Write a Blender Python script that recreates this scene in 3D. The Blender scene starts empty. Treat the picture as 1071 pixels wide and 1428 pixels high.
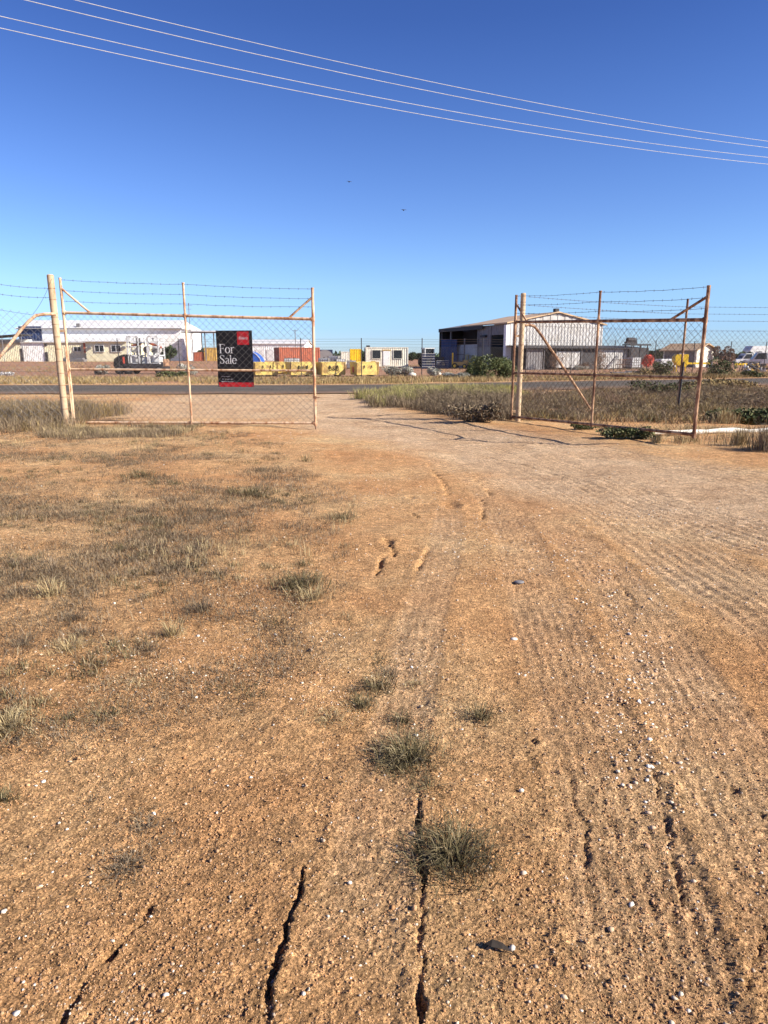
import bpy, math, random
import numpy as np
from mathutils import Vector, Matrix
random.seed(7)
RNG = np.random.RandomState(11)
scene = bpy.context.scene
COL = scene.collection
# ------------------------------------------------------------------ camera
EYE = 1.45; FPX = 950.0; PITCH = math.radians(12.87)
cam_d = bpy.data.cameras.new('camera'); cam = bpy.data.objects.new('camera', cam_d); COL.objects.link(cam)
cam_d.sensor_fit = 'HORIZONTAL'; cam_d.sensor_width = 36.0; cam_d.lens = 36.0 * FPX / 1071.0
cam_d.clip_start = 0.05; cam_d.clip_end = 9000
cam.location = (0, 0, EYE); cam.rotation_euler = (math.radians(90) - PITCH, 0, 0)
scene.camera = cam
# ------------------------------------------------------------------ light
SUN_EL = math.radians(31); SUN_AZ = math.radians(21)      # azimuth turned from +X towards the camera's back
sv = Vector((math.cos(SUN_EL) * math.cos(SUN_AZ), -math.cos(SUN_EL) * math.sin(SUN_AZ), math.sin(SUN_EL)))
sd = bpy.data.lights.new('sun', 'SUN'); sd.energy = 5.0; sd.angle = math.radians(0.5); sd.color = (1.0, 0.93, 0.83)
so = bpy.data.objects.new('sun', sd); COL.objects.link(so); so.rotation_euler = sv.to_track_quat('Z', 'Y').to_euler()
so.location = sv * 50
w = bpy.data.worlds.new('World'); scene.world = w; w.use_nodes = True
nt = w.node_tree; nt.nodes.clear()
sky = nt.nodes.new('ShaderNodeTexSky'); sky.sky_type = 'NISHITA'; sky.sun_disc = False
sky.sun_elevation = SUN_EL; sky.sun_rotation = math.radians(90) + SUN_AZ
sky.air_density = 1.25; sky.dust_density = 0.1; sky.ozone_density = 3.2; sky.altitude = 0
# deeper, cleaner blue than the model's own yellowish horizon: tint by elevation
tc = nt.nodes.new('ShaderNodeTexCoord'); sx = nt.nodes.new('ShaderNodeSeparateXYZ'); rp = nt.nodes.new('ShaderNodeValToRGB'); hs = nt.nodes.new('ShaderNodeMix')
hs.data_type = 'RGBA'; hs.blend_type = 'MULTIPLY'; hs.inputs[0].default_value = 1.0
nt.links.new(tc.outputs['Generated'], sx.inputs[0]); nt.links.new(sx.outputs[2], rp.inputs[0])
E = rp.color_ramp.elements; E[0].position = 0.0; E[0].color = (.36, .54, 1.0, 1); E[1].position = .6; E[1].color = (.14, .205, .44, 1)
for p_, c_ in ((.037, (.335, .515, 1.0, 1)), (.094, (.40, .535, .86, 1)), (.184, (.335, .44, .75, 1)), (.39, (.19, .275, .545, 1))):
    e_ = E.new(p_); e_.color = c_
bgn = nt.nodes.new('ShaderNodeBackground'); bgn.inputs['Strength'].default_value = 0.115
wo = nt.nodes.new('ShaderNodeOutputWorld')
nt.links.new(sky.outputs[0], hs.inputs[6]); nt.links.new(rp.outputs[0], hs.inputs[7]); nt.links.new(hs.outputs[2], bgn.inputs[0]); nt.links.new(bgn.outputs[0], wo.inputs[0])
scene.view_settings.view_transform = 'Standard'; scene.view_settings.look = 'None'
scene.view_settings.exposure = 1.0; scene.view_settings.gamma = 1.0
# ------------------------------------------------------------------ pixel -> world helpers (photo pixels)
CP, SP = math.cos(PITCH), math.sin(PITCH)
def ray(px, py):
    a = px - 535.5; b = 714.0 - py
    return (a, FPX * CP + b * SP, -FPX * SP + b * CP)
def G(px, py, z=0.0):
    d = ray(px, py); t = (z - EYE) / d[2]; return (d[0] * t, d[1] * t)
def AT(px, py, Y):
    d = ray(px, py); t = Y / d[1]; return (d[0] * t, Y, EYE + d[2] * t)
def XZ(px, Y, z=0.0):
    return (px - 535.5) / FPX * (Y * CP + (EYE - z) * SP)
def proj(x, y, z=0.0):
    dep = y * CP - (z - EYE) * SP
    up = y * SP + (z - EYE) * CP
    return 535.5 + FPX * x / dep, 714.0 - FPX * up / dep
# ------------------------------------------------------------------ numpy noise
def _h(ix, iy, s):
    n = (ix.astype(np.int64) * 374761393 + iy.astype(np.int64) * 668265263 + s * 2246822519) & 0xffffffff
    n = ((n ^ (n >> 13)) * 1274126177) & 0xffffffff
    n = n ^ (n >> 16)
    return (n & 0xffffff) / float(0xffffff)
def vnoise(x, y, s=0):
    x0 = np.floor(x); y0 = np.floor(y); fx = x - x0; fy = y - y0
    fx = fx * fx * (3 - 2 * fx); fy = fy * fy * (3 - 2 * fy)
    a = _h(x0, y0, s); b = _h(x0 + 1, y0, s); c = _h(x0, y0 + 1, s); d = _h(x0 + 1, y0 + 1, s)
    return (a + (b - a) * fx) * (1 - fy) + (c + (d - c) * fx) * fy
def fbm(x, y, f, o=4, s=0):
    r = 0; a = 1; t = 0
    for k in range(o):
        r = r + a * (vnoise(x * f + 17.3 * k, y * f - 9.1 * k, s + k) - .5); t += a; a *= .5; f *= 2.03
    return r / t * 2
def sm(e0, e1, x):
    t = np.clip((x - e0) / (e1 - e0), 0, 1); return t * t * (3 - 2 * t)
def pdist(x, y, pts):
    """signed distance to polyline and arc length"""
    best = np.full(x.shape, 1e9); sg = np.zeros(x.shape); al = np.zeros(x.shape); L = 0
    for (ax, ay), (bx_, by_) in zip(pts[:-1], pts[1:]):
        dx, dy = bx_ - ax, by_ - ay; l2 = dx * dx + dy * dy; l = math.sqrt(l2)
        t = np.clip(((x - ax) * dx + (y - ay) * dy) / l2, 0, 1)
        qx = x - (ax + t * dx); qy = y - (ay + t * dy); d = np.sqrt(qx * qx + qy * qy)
        m = d < best
        best = np.where(m, d, best); sg = np.where(m, np.where(dx * qy - dy * qx > 0, d, -d), sg); al = np.where(m, L + t * l, al)
        L += l
    return sg, al, L
def crom(pts, n=6):
    P = [Vector(p) for p in pts]; P = [P[0] * 2 - P[1]] + P + [P[-1] * 2 - P[-2]]; out = []
    for i in range(1, len(P) - 2):
        for k in range(n):
            t = k / n
            out.append(tuple(.5 * ((2 * P[i]) + (-P[i-1] + P[i+1]) * t + (2*P[i-1] - 5*P[i] + 4*P[i+1] - P[i+2]) * t*t + (-P[i-1] + 3*P[i] - 3*P[i+1] + P[i+2]) * t**3)))
    out.append(tuple(P[-2])); return out
# ------------------------------------------------------------------ terrain
ROADC = [(-400, 31.2), (-80, 31.6), (-20, 31.8), (-4, 31.9), (2, 33.2), (8, 35.8), (27, 43.6), (120, 82), (400, 190)]
ROADP = crom(ROADC, 8)
GPIX = lambda L: crom([G(a, b) for a, b in L], 5)
CRACKS = [  # polyline, width, depth
    (GPIX([(583, 1095), (584, 1160), (586, 1230), (591, 1310), (588, 1400), (584, 1500)]), .0075, .028),
    (GPIX([(420, 1205), (411, 1255), (397, 1310), (382, 1370), (366, 1440)]), .0085, .030),
    (GPIX([(212, 1255), (192, 1290), (150, 1335), (112, 1375), (80, 1440)]), .009, .018),
    (GPIX([(905, 1060), (925, 1130), (940, 1200), (950, 1265)]), .007, .012),
    (GPIX([(770, 1040), (795, 1090), (812, 1140), (822, 1210)]), .006, .008),
    (GPIX([(1062, 1100), (1070, 1160), (1085, 1220)]), .006, .008),
    (GPIX([(1072, 1280), (1058, 1330), (1050, 1400)]), .006, .008),
    (GPIX([(655, 624), (700, 636), (745, 645), (792, 660)]), .025, .022),
    (GPIX([(596, 640), (606, 656), (618, 672), (626, 690)]), .022, .026),
    (GPIX([(660, 664), (676, 676), (686, 690)]), .016, .026),
    (GPIX([(672, 690), (674, 705), (673, 724)]), .016, .026),
    (GPIX([(526, 800), (530, 785), (536, 770)]), .018, .03),
    (GPIX([(575, 805), (588, 780), (600, 760)]), .018, .022),
    (GPIX([(535, 748), (546, 762), (552, 776)]), .016, .022),
    (GPIX([(560, 706), (572, 712), (584, 720)]), .014, .022),
    (GPIX([(850, 790), (870, 815), (888, 845)]), .012, .015),
    (GPIX([(1040, 870), (1060, 905), (1080, 930)]), .010, .008),
]
TRACKS = [  # polyline, half width, ridge spacing, height
    (GPIX([(1200, 940), (1071, 850), (960, 780), (860, 712), (770, 662), (690, 628), (600, 602), (500, 588), (430, 570)]), .42, .095, .013),
    (GPIX([(1250, 820), (1071, 752), (900, 690), (780, 645), (680, 612), (560, 590), (470, 578)]), .5, .11, .014),
    (GPIX([(1180, 700), (1000, 655), (860, 632), (740, 606), (600, 588), (500, 575), (440, 562)]), .6, .13, .016),
    (GPIX([(950, 1600), (925, 1428), (900, 1280), (862, 1130), (815, 1000), (770, 880), (735, 790), (708, 720), (660, 665), (590, 625)]), .22, .052, .0065),
    (GPIX([(1250, 1500), (1120, 1250), (1010, 1050), (930, 920), (850, 800), (770, 725), (700, 680)]), .24, .055, .006),
    (GPIX([(470, 1428), (520, 1200), (560, 1000), (590, 860), (620, 760), (625, 700)]), .15, .05, .002),
]
HOLES = [((628, 703), .10, .022), ((572, 692), .06, .016), ((541, 757), .06, .02), ((667, 664), .07, .018), ((708, 754), .03, .014),
         ((612, 660), .08, .018), ((1025, 1092), .018, .012), ((745, 1035), .016, .010)]
def broad(x, y):
    x = np.asarray(x, float); y = np.asarray(y, float)
    z = .62 * sm(70, 128, y) * sm(-8, -30, x)
    z = z + .05 * fbm(x, y, .12, 3, 3) * sm(3, 12, np.hypot(x, y))
    # shallow drain in the grass to the right of the open gate
    z = z - .75 * sm(7.9, 8.8, x) * sm(14.7, 15.15, y) * sm(17.4, 16.4, y) * sm(16, 14, x)
    z = z + .10 * sm(7.5, 9, x) * np.exp(-((y - 14.3) / .5) ** 2)
    # gentle crown under the grass island left of the right post
    z = z + .16 * np.exp(-((x - 2.0) / 3.0) ** 2 - ((y - 22) / 3.2) ** 2)
    d, a, L = pdist(x, y, ROADP)
    return z * sm(4.4, 6.5, np.abs(d)) if True else z
def GZ(x, y): return float(broad(np.array([x]), np.array([y]))[0])
DRIVE = GPIX([(1400, 760), (1150, 715), (950, 680), (800, 645), (680, 615), (590, 600), (520, 588), (470, 575)]) + [(-1.5, 22), (-1.0, 28)]
def terrain(x, y):
    r = np.hypot(x, y)
    z = broad(x, y)
    near = sm(45, 10, r); n2 = sm(14, 3, r); n3 = sm(6, 2, r)
    dd, _, _ = pdist(x, y, DRIVE)
    drive = sm(2.4, 1.0, np.abs(dd) + .5 * fbm(x, y, .9, 3, 8))
    opn = sm(-9, -7, x) * sm(1.5, -1, x) * sm(15.5, 17.5, y) * sm(29, 26, y)
    drive = np.maximum(drive, opn * .8)
    z = z + near * (.030 * fbm(x, y, 1.1, 3, 21) + .007 * fbm(x, y, 5, 3, 22))
    z = z - .05 * drive * near
    rough = (1 - .55 * drive)
    nz = fbm(x, y, 24, 3, 31)
    z = z + n2 * rough * .0038 * nz + n3 * rough * .0034 * np.abs(fbm(x, y, 75, 2, 41)) * 2 + n3 * .0024 * fbm(x, y, 150, 1, 43)
    cl = np.clip(fbm(x, y, 14, 2, 51) - .28, 0, 1); z = z + n2 * .006 * cl
    foot = np.clip(fbm(x, y, 2.6, 2, 61) - .30, 0, 1); z = z - near * .025 * foot
    wx = x + .016 * fbm(x, y, 9, 2, 71) + .011 * fbm(x, y, 42, 2, 73) + .005 * fbm(x, y, 120, 1, 74); wy = y + .016 * fbm(x, y, 9, 2, 72) + .008 * fbm(x, y, 50, 2, 75)
    trk = np.zeros(x.shape); band = np.zeros(x.shape)
    for pts, hw, sp, h in TRACKS:
        d, a, L = pdist(wx, wy, pts)
        env = near * sm(hw, hw * .75, np.abs(d)) * sm(0, .6, a) * sm(L, L - .6, a) * (.62 + .38 * sm(-.25, .35, fbm(x, y, 1.4, 2, 81)))
        trk = trk + env * np.cos((d + .012 * fbm(x, y, 3, 2, 84)) / sp * 2 * math.pi)
        band = np.maximum(band, env * (1 if hw > .4 else .6))
        lug = np.sin(a / sp * 2 * math.pi * .9 + np.sign(d) * d * 30)
        brk = .5 + .5 * sm(.3, .6, vnoise(x * 11, y * 11, 83)); d2 = d + .012 * fbm(x, y, 3, 2, 84)
        z = z + env * brk * (h * .55 * np.cos(d2 / sp * 2 * math.pi) + h * .3 * lug * (np.abs(np.abs(d) - hw * .5) < hw * .2)) - .004 * sm(hw, hw * .6, np.abs(d))
        z = z + .004 * np.exp(-((np.abs(d) - hw) / .03) ** 2) * (.4 + .6 * vnoise(a * 2.1, a * 0 + hw * 9, 5))
    for pts, wd, dp in CRACKS:
        d, a, L = pdist(wx, wy, pts)
        env = sm(0, .12 * L, a) * sm(L * 1.001, L * .93, a) * (.35 + .65 * sm(.38, .52, vnoise(a * 17, a * 0 + dp * 900, 3)))
        wv = wd * (.55 + .8 * a / L) * (.35 + 1.0 * vnoise(a * 22, a * 0 + 1.3, 9) + .5 * vnoise(a * 75, a * 0 + 4.3, 19))
        z = z - dp * env * sm(wv * 1.25, wv * .6, np.abs(d))
        z = z + dp * .22 * env * np.exp(-((d - wd * 1.9) / (wd * 1.1)) ** 2) * (.1 + 1.2 * vnoise(x * 70, y * 70, 6))
    for (hx, hy), rr, dp in HOLES:
        gx, gy = G(hx, hy); q = np.hypot((wx - gx), (wy - gy) * .6)
        z = z - dp * sm(rr, rr * .45, q) + dp * .35 * np.exp(-((q - rr * 1.3) / (rr * .35)) ** 2)
    # camber of the yard beyond, road bed kept flat
    d, a, L = pdist(x, y, ROADP)
    z = z * sm(4.3, 5.6, np.abs(d)) - .03 * sm(5.4, 4.3, np.abs(d))
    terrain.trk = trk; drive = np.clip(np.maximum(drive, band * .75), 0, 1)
    return z, drive
# ------------------------------------------------------------------ object helpers
def np_mesh(name, V, F, mat=None, parent=None, attrs=None, smooth=False):
    V = np.asarray(V, np.float32); F = np.asarray(F, np.int32); k = F.shape[1]
    me = bpy.data.meshes.new(name)
    me.vertices.add(len(V)); me.vertices.foreach_set('co', V.ravel())
    me.loops.add(F.size); me.loops.foreach_set('vertex_index', F.ravel())
    me.polygons.add(len(F)); me.polygons.foreach_set('loop_start', np.arange(0, F.size, k, dtype=np.int32))
    me.polygons.foreach_set('loop_total', np.full(len(F), k, np.int32))
    me.update(calc_edges=True)
    if smooth: me.polygons.foreach_set('use_smooth', np.ones(len(F), bool))
    if attrs:
        for an, av in attrs.items():
            at = me.attributes.new(an, 'FLOAT', 'POINT'); at.data.foreach_set('value', np.asarray(av, np.float32))
    if mat: me.materials.append(mat)
    o = bpy.data.objects.new(name, me); COL.objects.link(o)
    if parent: o.parent = parent
    return o
def tag(o, label=None, cat=None, group=None, kind=None):
    if label: o['label'] = label
    if cat: o['category'] = cat
    if group: o['group'] = group
    if kind: o['kind'] = kind
    return o
def thing(name, label, cat, loc=(0, 0, 0), rz=0.0, group=None):
    o = bpy.data.objects.new(name, None); COL.objects.link(o); o.location = loc; o.rotation_euler = (0, 0, rz)
    o.empty_display_size = .2
    return tag(o, label, cat, group)
class MB:
    def __init__(s): s.v = []; s.f = []; s.mi = []; s.m = 0
    def add(s, vs, fs):
        b = len(s.v); s.v += [tuple(v) for v in vs]; s.f += [tuple(b + i for i in f) for f in fs]; s.mi += [s.m] * len(fs); return s
    def box(s, c, d, rz=0.0, rx=0.0, ry=0.0, taper=1.0):
        M = Matrix.Rotation(rz, 3, 'Z') @ Matrix.Rotation(ry, 3, 'Y') @ Matrix.Rotation(rx, 3, 'X'); c = Vector(c); vs = []
        for k in (-1, 1):
            for j in (-1, 1):
                for i in (-1, 1):
                    t = taper if k < 0 else 1.0
                    vs.append(c + M @ Vector((i * d[0] / 2 * t, j * d[1] / 2 * t, k * d[2] / 2)))
        return s.add(vs, [(0, 2, 3, 1), (4, 5, 7, 6), (0, 1, 5, 4), (2, 6, 7, 3), (0, 4, 6, 2), (1, 3, 7, 5)])
    def span(s, x0, x1, y0, y1, z0, z1): return s.box(((x0+x1)/2, (y0+y1)/2, (z0+z1)/2), (abs(x1-x0), abs(y1-y0), abs(z1-z0)))
    def tube(s, pts, r, n=8, cap=True):
        P = [Vector(p) for p in pts]; rr = r if isinstance(r, (list, tuple)) else [r] * len(P); rings = []
        ref = Vector((0, 0, 1)); vs = []; fs = []
        for i, p in enumerate(P):
            t = (P[min(i + 1, len(P)-1)] - P[max(i - 1, 0)]).normalized()
            a = t.cross(ref)
            if a.length < .05: a = t.cross(Vector((0, 1, 0)))
            a.normalize(); b = t.cross(a)
            for k in range(n):
                g = 2 * math.pi * k / n; vs.append(p + (a * math.cos(g) + b * math.sin(g)) * rr[i])
        for i in range(len(P) - 1):
            for k in range(n):
                k2 = (k + 1) % n; fs.append((i*n + k, i*n + k2, (i+1)*n + k2, (i+1)*n + k))
        if cap: fs.append(tuple(range(n - 1, -1, -1))); fs.append(tuple((len(P)-1)*n + k for k in range(n)))
        return s.add(vs, fs)
    def lathe(s, prof, c=(0, 0, 0), n=20, axis='Z'):
        vs = []; fs = []; m = len(prof)
        for (r, z) in prof:
            for k in range(n):
                g = 2*math.pi*k/n; x, y = r*math.cos(g), r*math.sin(g)
                v = (x, y, z) if axis == 'Z' else ((z, x, y) if axis == 'X' else (x, z, y)); vs.append(Vector(c) + Vector(v))
        for i in range(m-1):
            for k in range(n):
                k2 = (k+1) % n; fs.append((i*n+k, i*n+k2, (i+1)*n+k2, (i+1)*n+k))
        fs.append(tuple(range(n-1, -1, -1))); fs.append(tuple((m-1)*n+k for k in range(n)))
        return s.add(vs, fs)
    def prism(s, poly, y0, y1, axis='Y'):
        """poly in (x,z) extruded along y"""
        n = len(poly)
        mk = (lambda a, b, y: (a, y, b)) if axis == 'Y' else (lambda a, b, y: (y, a, b)) if axis == 'X' else (lambda a, b, y: (a, b, y))
        vs = [mk(a, b, y0) for a, b in poly] + [mk(a, b, y1) for a, b in poly]
        return s.add(vs, [tuple(range(n)), tuple(range(2*n-1, n-1, -1))] + [(i, i+n, (i+1) % n + n, (i+1) % n) for i in range(n)])
    def corr(s, A, B, z0, z1, pitch=.2, dep=.03, z1b=None, z0b=None):
        """corrugated sheet between plan points A,B ; z may differ at B ; has thickness via offset back face"""
        A = Vector(A); B = Vector(B); L = (B-A).length; d = (B-A)/L; nrm = Vector((d.y, -d.x)); n = max(2, int(L/pitch)); vs = []; fs = []
        z1b = z1 if z1b is None else z1b; z0b = z0 if z0b is None else z0b; k = 0; prof = [(0, 0), (.35, 0), (.5, dep), (.85, dep), (1., 0)]
        for i in range(n):
            for (t, o) in prof[:-1] if i < n-1 else prof:
                u = (i+t)/n; p = A + d*L*u + nrm*o
                zt = z1 + (z1b-z1)*u; zb = z0 + (z0b-z0)*u
                vs += [(p.x, p.y, zb), (p.x, p.y, zt)]; k += 1
        for i in range(k-1): fs.append((2*i, 2*i+2, 2*i+3, 2*i+1))
        # back sheet
        bo = nrm * -.03; b = len(vs)
        for p, za, zb_ in ((A+bo, z0, z1), (B+bo, z0b, z1b)): vs += [(p.x, p.y, za), (p.x, p.y, zb_)]
        fs.append((b, b+1, b+3, b+2))
        return s.add(vs, fs)
    def build(s, name, mat, parent=None, smooth=None, bevel=0):
        me = bpy.data.meshes.new(name); me.from_pydata(s.v, [], s.f); me.update()
        for m in (mat if isinstance(mat, (list, tuple)) else [mat]): me.materials.append(m)
        if any(s.mi): me.polygons.foreach_set('material_index', s.mi)
        o = bpy.data.objects.new(name, me); COL.objects.link(o)
        if parent: o.parent = parent
        if smooth:
            me.polygons.foreach_set('use_smooth', [True] * len(me.polygons))
            md = o.modifiers.new('edge', 'EDGE_SPLIT'); md.split_angle = math.radians(smooth)
        if bevel:
            b = o.modifiers.new('bevel', 'BEVEL'); b.width = bevel; b.segments = 2; b.limit_method = 'ANGLE'
        return o
def one(name, mb, mat, label, cat, group=None, kind=None, loc=None, rz=0, **k):
    o = mb.build(name, mat, None, **k)
    if loc: o.location = loc; o.rotation_euler = (0, 0, rz)
    return tag(o, label, cat, group, kind)
# ------------------------------------------------------------------ materials
def lin(r, g, b):
    f = lambda c: ((c/255+.055)/1.055)**2.4 if c > 10 else c/255/12.92
    return (f(r), f(g), f(b), 1)
class NT:
    def __init__(s, name):
        s.m = bpy.data.materials.new(name); s.m.use_nodes = True; s.t = s.m.node_tree; s.b = s.t.nodes['Principled BSDF']
        s.geo = None
    def n(s, ty, **kw):
        n = s.t.nodes.new('ShaderNode' + ty)
        for k, v in kw.items():
            if k in n.inputs.keys() if hasattr(n.inputs, 'keys') else False: n.inputs[k].default_value = v
            else: setattr(n, k, v)
        return n
    def l(s, a, b): s.t.links.new(a, b)
    def noise(s, scale, detail=4, rough=.55, vec=None, dist=0):
        n = s.t.nodes.new('ShaderNodeTexNoise'); n.inputs['Scale'].default_value = scale; n.inputs['Detail'].default_value = detail
        n.inputs['Roughness'].default_value = rough; n.inputs['Distortion'].default_value = dist
        if vec is None:
            if s.geo is None: s.geo = s.t.nodes.new('ShaderNodeTexCoord')
            vec = s.geo.outputs['Object']
        s.l(vec, n.inputs['Vector']); return n.outputs['Fac']
    def ramp(s, f, pts):
        r = s.t.nodes.new('ShaderNodeValToRGB'); e = r.color_ramp.elements
        while len(e) > 1: e.remove(e[0])
        e[0].position = pts[0][0]; e[0].color = pts[0][1]
        for p, c in pts[1:]: x = e.new(p); x.color = c
        s.l(f, r.inputs[0]); return r.outputs[0]
    def mix(s, f, a, b, mode='MIX'):
        m = s.t.nodes.new('ShaderNodeMix'); m.data_type = 'RGBA'; m.blend_type = mode
        if isinstance(f, float): m.inputs[0].default_value = f
        else: s.l(f, m.inputs[0])
        for v, i in ((a, 6), (b, 7)):
            if isinstance(v, tuple): m.inputs[i].default_value = v
            else: s.l(v, m.inputs[i])
        return m.outputs[2]
    def bump(s, h, strength=.5, dist=.02, nrm=None):
        b = s.t.nodes.new('ShaderNodeBump'); b.inputs['Strength'].default_value = strength; b.inputs['Distance'].default_value = dist
        s.l(h, b.inputs['Height'])
        if nrm: s.l(nrm, b.inputs['Normal'])
        return b.outputs[0]
    def out(s, col=None, rough=.8, nrm=None, metal=0, spec=.3):
        if col is not None:
            if isinstance(col, tuple): s.b.inputs['Base Color'].default_value = col
            else: s.l(col, s.b.inputs['Base Color'])
        s.b.inputs['Roughness'].default_value = rough; s.b.inputs['Metallic'].default_value = metal
        s.b.inputs['Specular IOR Level'].default_value = spec
        if nrm: s.l(nrm, s.b.inputs['Normal'])
        return s.m
g4 = lambda v: (v, v, v, 1)
def m_paint(name, c, c2=None, rough=.55, scale=3., lo=.5, hi=.7, metal=0, bump=.15, grain=40):
    t = NT(name); c2 = c2 or tuple(x * .6 for x in c[:3]) + (1,)
    f = t.noise(scale, 6, .65); fr = t.ramp(f, [(lo, g4(0)), (hi, g4(1))])
    v = t.noise(scale * 3.7, 4); vr = t.ramp(v, [(.3, g4(.82)), (.7, g4(1.08))])
    col = t.mix(1.0, t.mix(fr, c, c2), vr, 'MULTIPLY')
    return t.out(col, rough, t.bump(t.noise(grain, 3), bump, .01), metal)
def m_rustpipe(name, paint, rust, lo, hi):
    t = NT(name); tc = t.n('TexCoord'); mp = t.n('Mapping'); mp.inputs['Scale'].default_value = (1, 1, .35); t.l(tc.outputs['Object'], mp.inputs[0])
    f = t.noise(9, 8, .75, mp.outputs[0]); fr = t.ramp(f, [(lo, g4(0)), (hi, g4(1))])
    r2 = t.ramp(t.noise(40, 5, .7), [(.3, rust), (.75, tuple(x * 1.9 for x in rust[:3]) + (1,))])
    p2 = t.ramp(t.noise(5, 5), [(.3, tuple(x * .78 for x in paint[:3]) + (1,)), (.7, paint)])
    return t.out(t.mix(fr, p2, r2), .75, t.bump(t.noise(70, 4), .3, .004))
def m_island(name, cols, rough=.85, trans=0.0, zfade=None):
    """foliage: random colour per leaf / blade, plus broad clump variation"""
    t = NT(name); g = t.n('NewGeometry'); pts = [(i / (len(cols) - 1), c) for i, c in enumerate(cols)]
    c = t.ramp(g.outputs['Random Per Island'], pts)
    tc = t.n('TexCoord'); nz = t.noise(1.3, 3, .6, g.outputs['Position']); v = t.ramp(nz, [(.3, g4(.65)), (.7, g4(1.2))])
    c = t.mix(1.0, c, v, 'MULTIPLY'); m = t.out(c, rough, None, 0, .2)
    if trans:
        td = t.n('BsdfTranslucent'); t.l(c, td.inputs[0]); mx = t.n('MixShader'); mx.inputs[0].default_value = trans
        t.l(t.b.outputs[0], mx.inputs[1]); t.l(td.outputs[0], mx.inputs[2]); o = t.t.nodes['Material Output']; t.l(mx.outputs[0], o.inputs[0])
    return m
def m_soil():
    t = NT('red_soil'); g = t.n('NewGeometry'); P = g.outputs['Position']
    a = t.n('Attribute'); a.attribute_name = 'drive'
    c1 = t.ramp(t.noise(.55, 6, .62, P), [(.32, (.49, .245, .100, 1)), (.5, (.55, .318, .144, 1)), (.68, (.60, .405, .205, 1))])
    c2 = t.ramp(t.noise(1.1, 6, .6, P, .4), [(.3, (.46, .295, .165, 1)), (.7, (.62, .435, .265, 1))])
    c = t.mix(a.outputs['Fac'], c1, c2)
    far = t.n('Attribute'); far.attribute_name = 'yard'
    c = t.mix(far.outputs['Fac'], c, t.ramp(t.noise(.12, 5, .6, P), [(.3, (.31, .15, .085, 1)), (.7, (.37, .22, .13, 1))]))
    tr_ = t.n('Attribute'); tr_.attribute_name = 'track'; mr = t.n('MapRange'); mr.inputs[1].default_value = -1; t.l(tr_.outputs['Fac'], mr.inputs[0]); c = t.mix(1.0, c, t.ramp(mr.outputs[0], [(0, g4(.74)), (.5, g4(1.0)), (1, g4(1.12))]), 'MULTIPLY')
    # grit: mid and fine grains of differing tone
    v = t.n('TexVoronoi'); v.inputs['Scale'].default_value = 95; t.l(P, v.inputs['Vector'])
    gr = t.ramp(v.outputs['Color'], [(.15, g4(.62)), (.5, g4(1.0)), (.86, g4(1.25)), (.97, g4(1.9))])
    c = t.mix(.75, c, gr, 'MULTIPLY')
    for sc_, amt in ((230, .85), (38, .32), (15, .1)):
        v2 = t.n('TexVoronoi'); v2.inputs['Scale'].default_value = sc_; t.l(P, v2.inputs['Vector'])
        sp_ = t.n('SeparateColor'); t.l(v2.outputs['Color'], sp_.inputs[0]); c = t.mix(amt, c, t.ramp(sp_.outputs[0], [(.05, g4(.45)), (.45, g4(1.0)), (.8, g4(1.3)), (.97, g4(1.8))]), 'MULTIPLY')
    f2 = t.ramp(t.noise(7, 6, .72, P), [(.3, g4(.78)), (.7, g4(1.18))]); c = t.mix(1.0, c, f2, 'MULTIPLY')
    f4 = t.ramp(t.noise(5, 15, .93, P), [(.36, g4(.74)), (.5, g4(1.0)), (.64, g4(1.26))]); c = t.mix(1.0, c, f4, 'MULTIPLY')
    f3 = t.ramp(t.noise(170, 3, .8, P), [(.3, g4(.72)), (.7, g4(1.22))]); c = t.mix(1.0, c, f3, 'MULTIPLY')
    n0 = t.bump(t.noise(14, 12, .9, P), .55, .025)
    n1 = t.bump(t.noise(70, 6, .8, P), .8, .012, n0); n2 = t.bump(v.outputs['Distance'], .8, .010, n1)
    n3 = t.bump(t.noise(260, 3, .8, P), .9, .006, n2)
    return t.out(c, .95, n3, 0, .15)
def m_asphalt():
    t = NT('worn_asphalt'); g = t.n('NewGeometry'); P = g.outputs['Position']
    c = t.ramp(t.noise(.7, 6, .6, P), [(.3, (.088, .078, .069, 1)), (.7, (.125, .111, .098, 1))])
    c = t.mix(1.0, c, t.ramp(t.noise(60, 3, .8, P), [(.3, g4(.8)), (.7, g4(1.25))]), 'MULTIPLY')
    a = t.n('Attribute'); a.attribute_name = 'edge'
    e = t.n('Math'); e.operation = 'MULTIPLY'; t.l(a.outputs['Fac'], e.inputs[0]); t.l(t.ramp(t.noise(2.0, 5, .7, P), [(.25, g4(0)), (.6, g4(1))]), e.inputs[1])
    c = t.mix(e.outputs[0], c, (.30, .18, .115, 1))
    return t.out(c, .85, t.bump(t.noise(60, 3, .8, P), .4, .01), 0, .0)
M = {}
M['soil'] = m_soil(); M['asphalt'] = m_asphalt()
M['pipe'] = m_rustpipe('cream_paint_pipe', lin(222, 192, 158), (.24, .11, .05, 1), .47, .60)
M['rustpipe'] = m_rustpipe('rusted_pipe', lin(198, 160, 124), (.11, .05, .028, 1), .42, .55)
M['postpipe'] = m_rustpipe('chalky_cream_post', lin(192, 170, 138), (.26, .15, .08, 1), .50, .64)
M['galv'] = m_paint('galvanised_wire', (.20, .19, .18, 1), (.13, .09, .07, 1), .6, 2, metal=.0)
M['galvrust'] = m_paint('rusty_wire', (.085, .06, .045, 1), (.15, .09, .06, 1), .7, 2)
M['cable'] = m_paint('bare_aluminium_cable', (.52, .52, .50, 1), (.42, .42, .42, 1), .45, 2)
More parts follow.
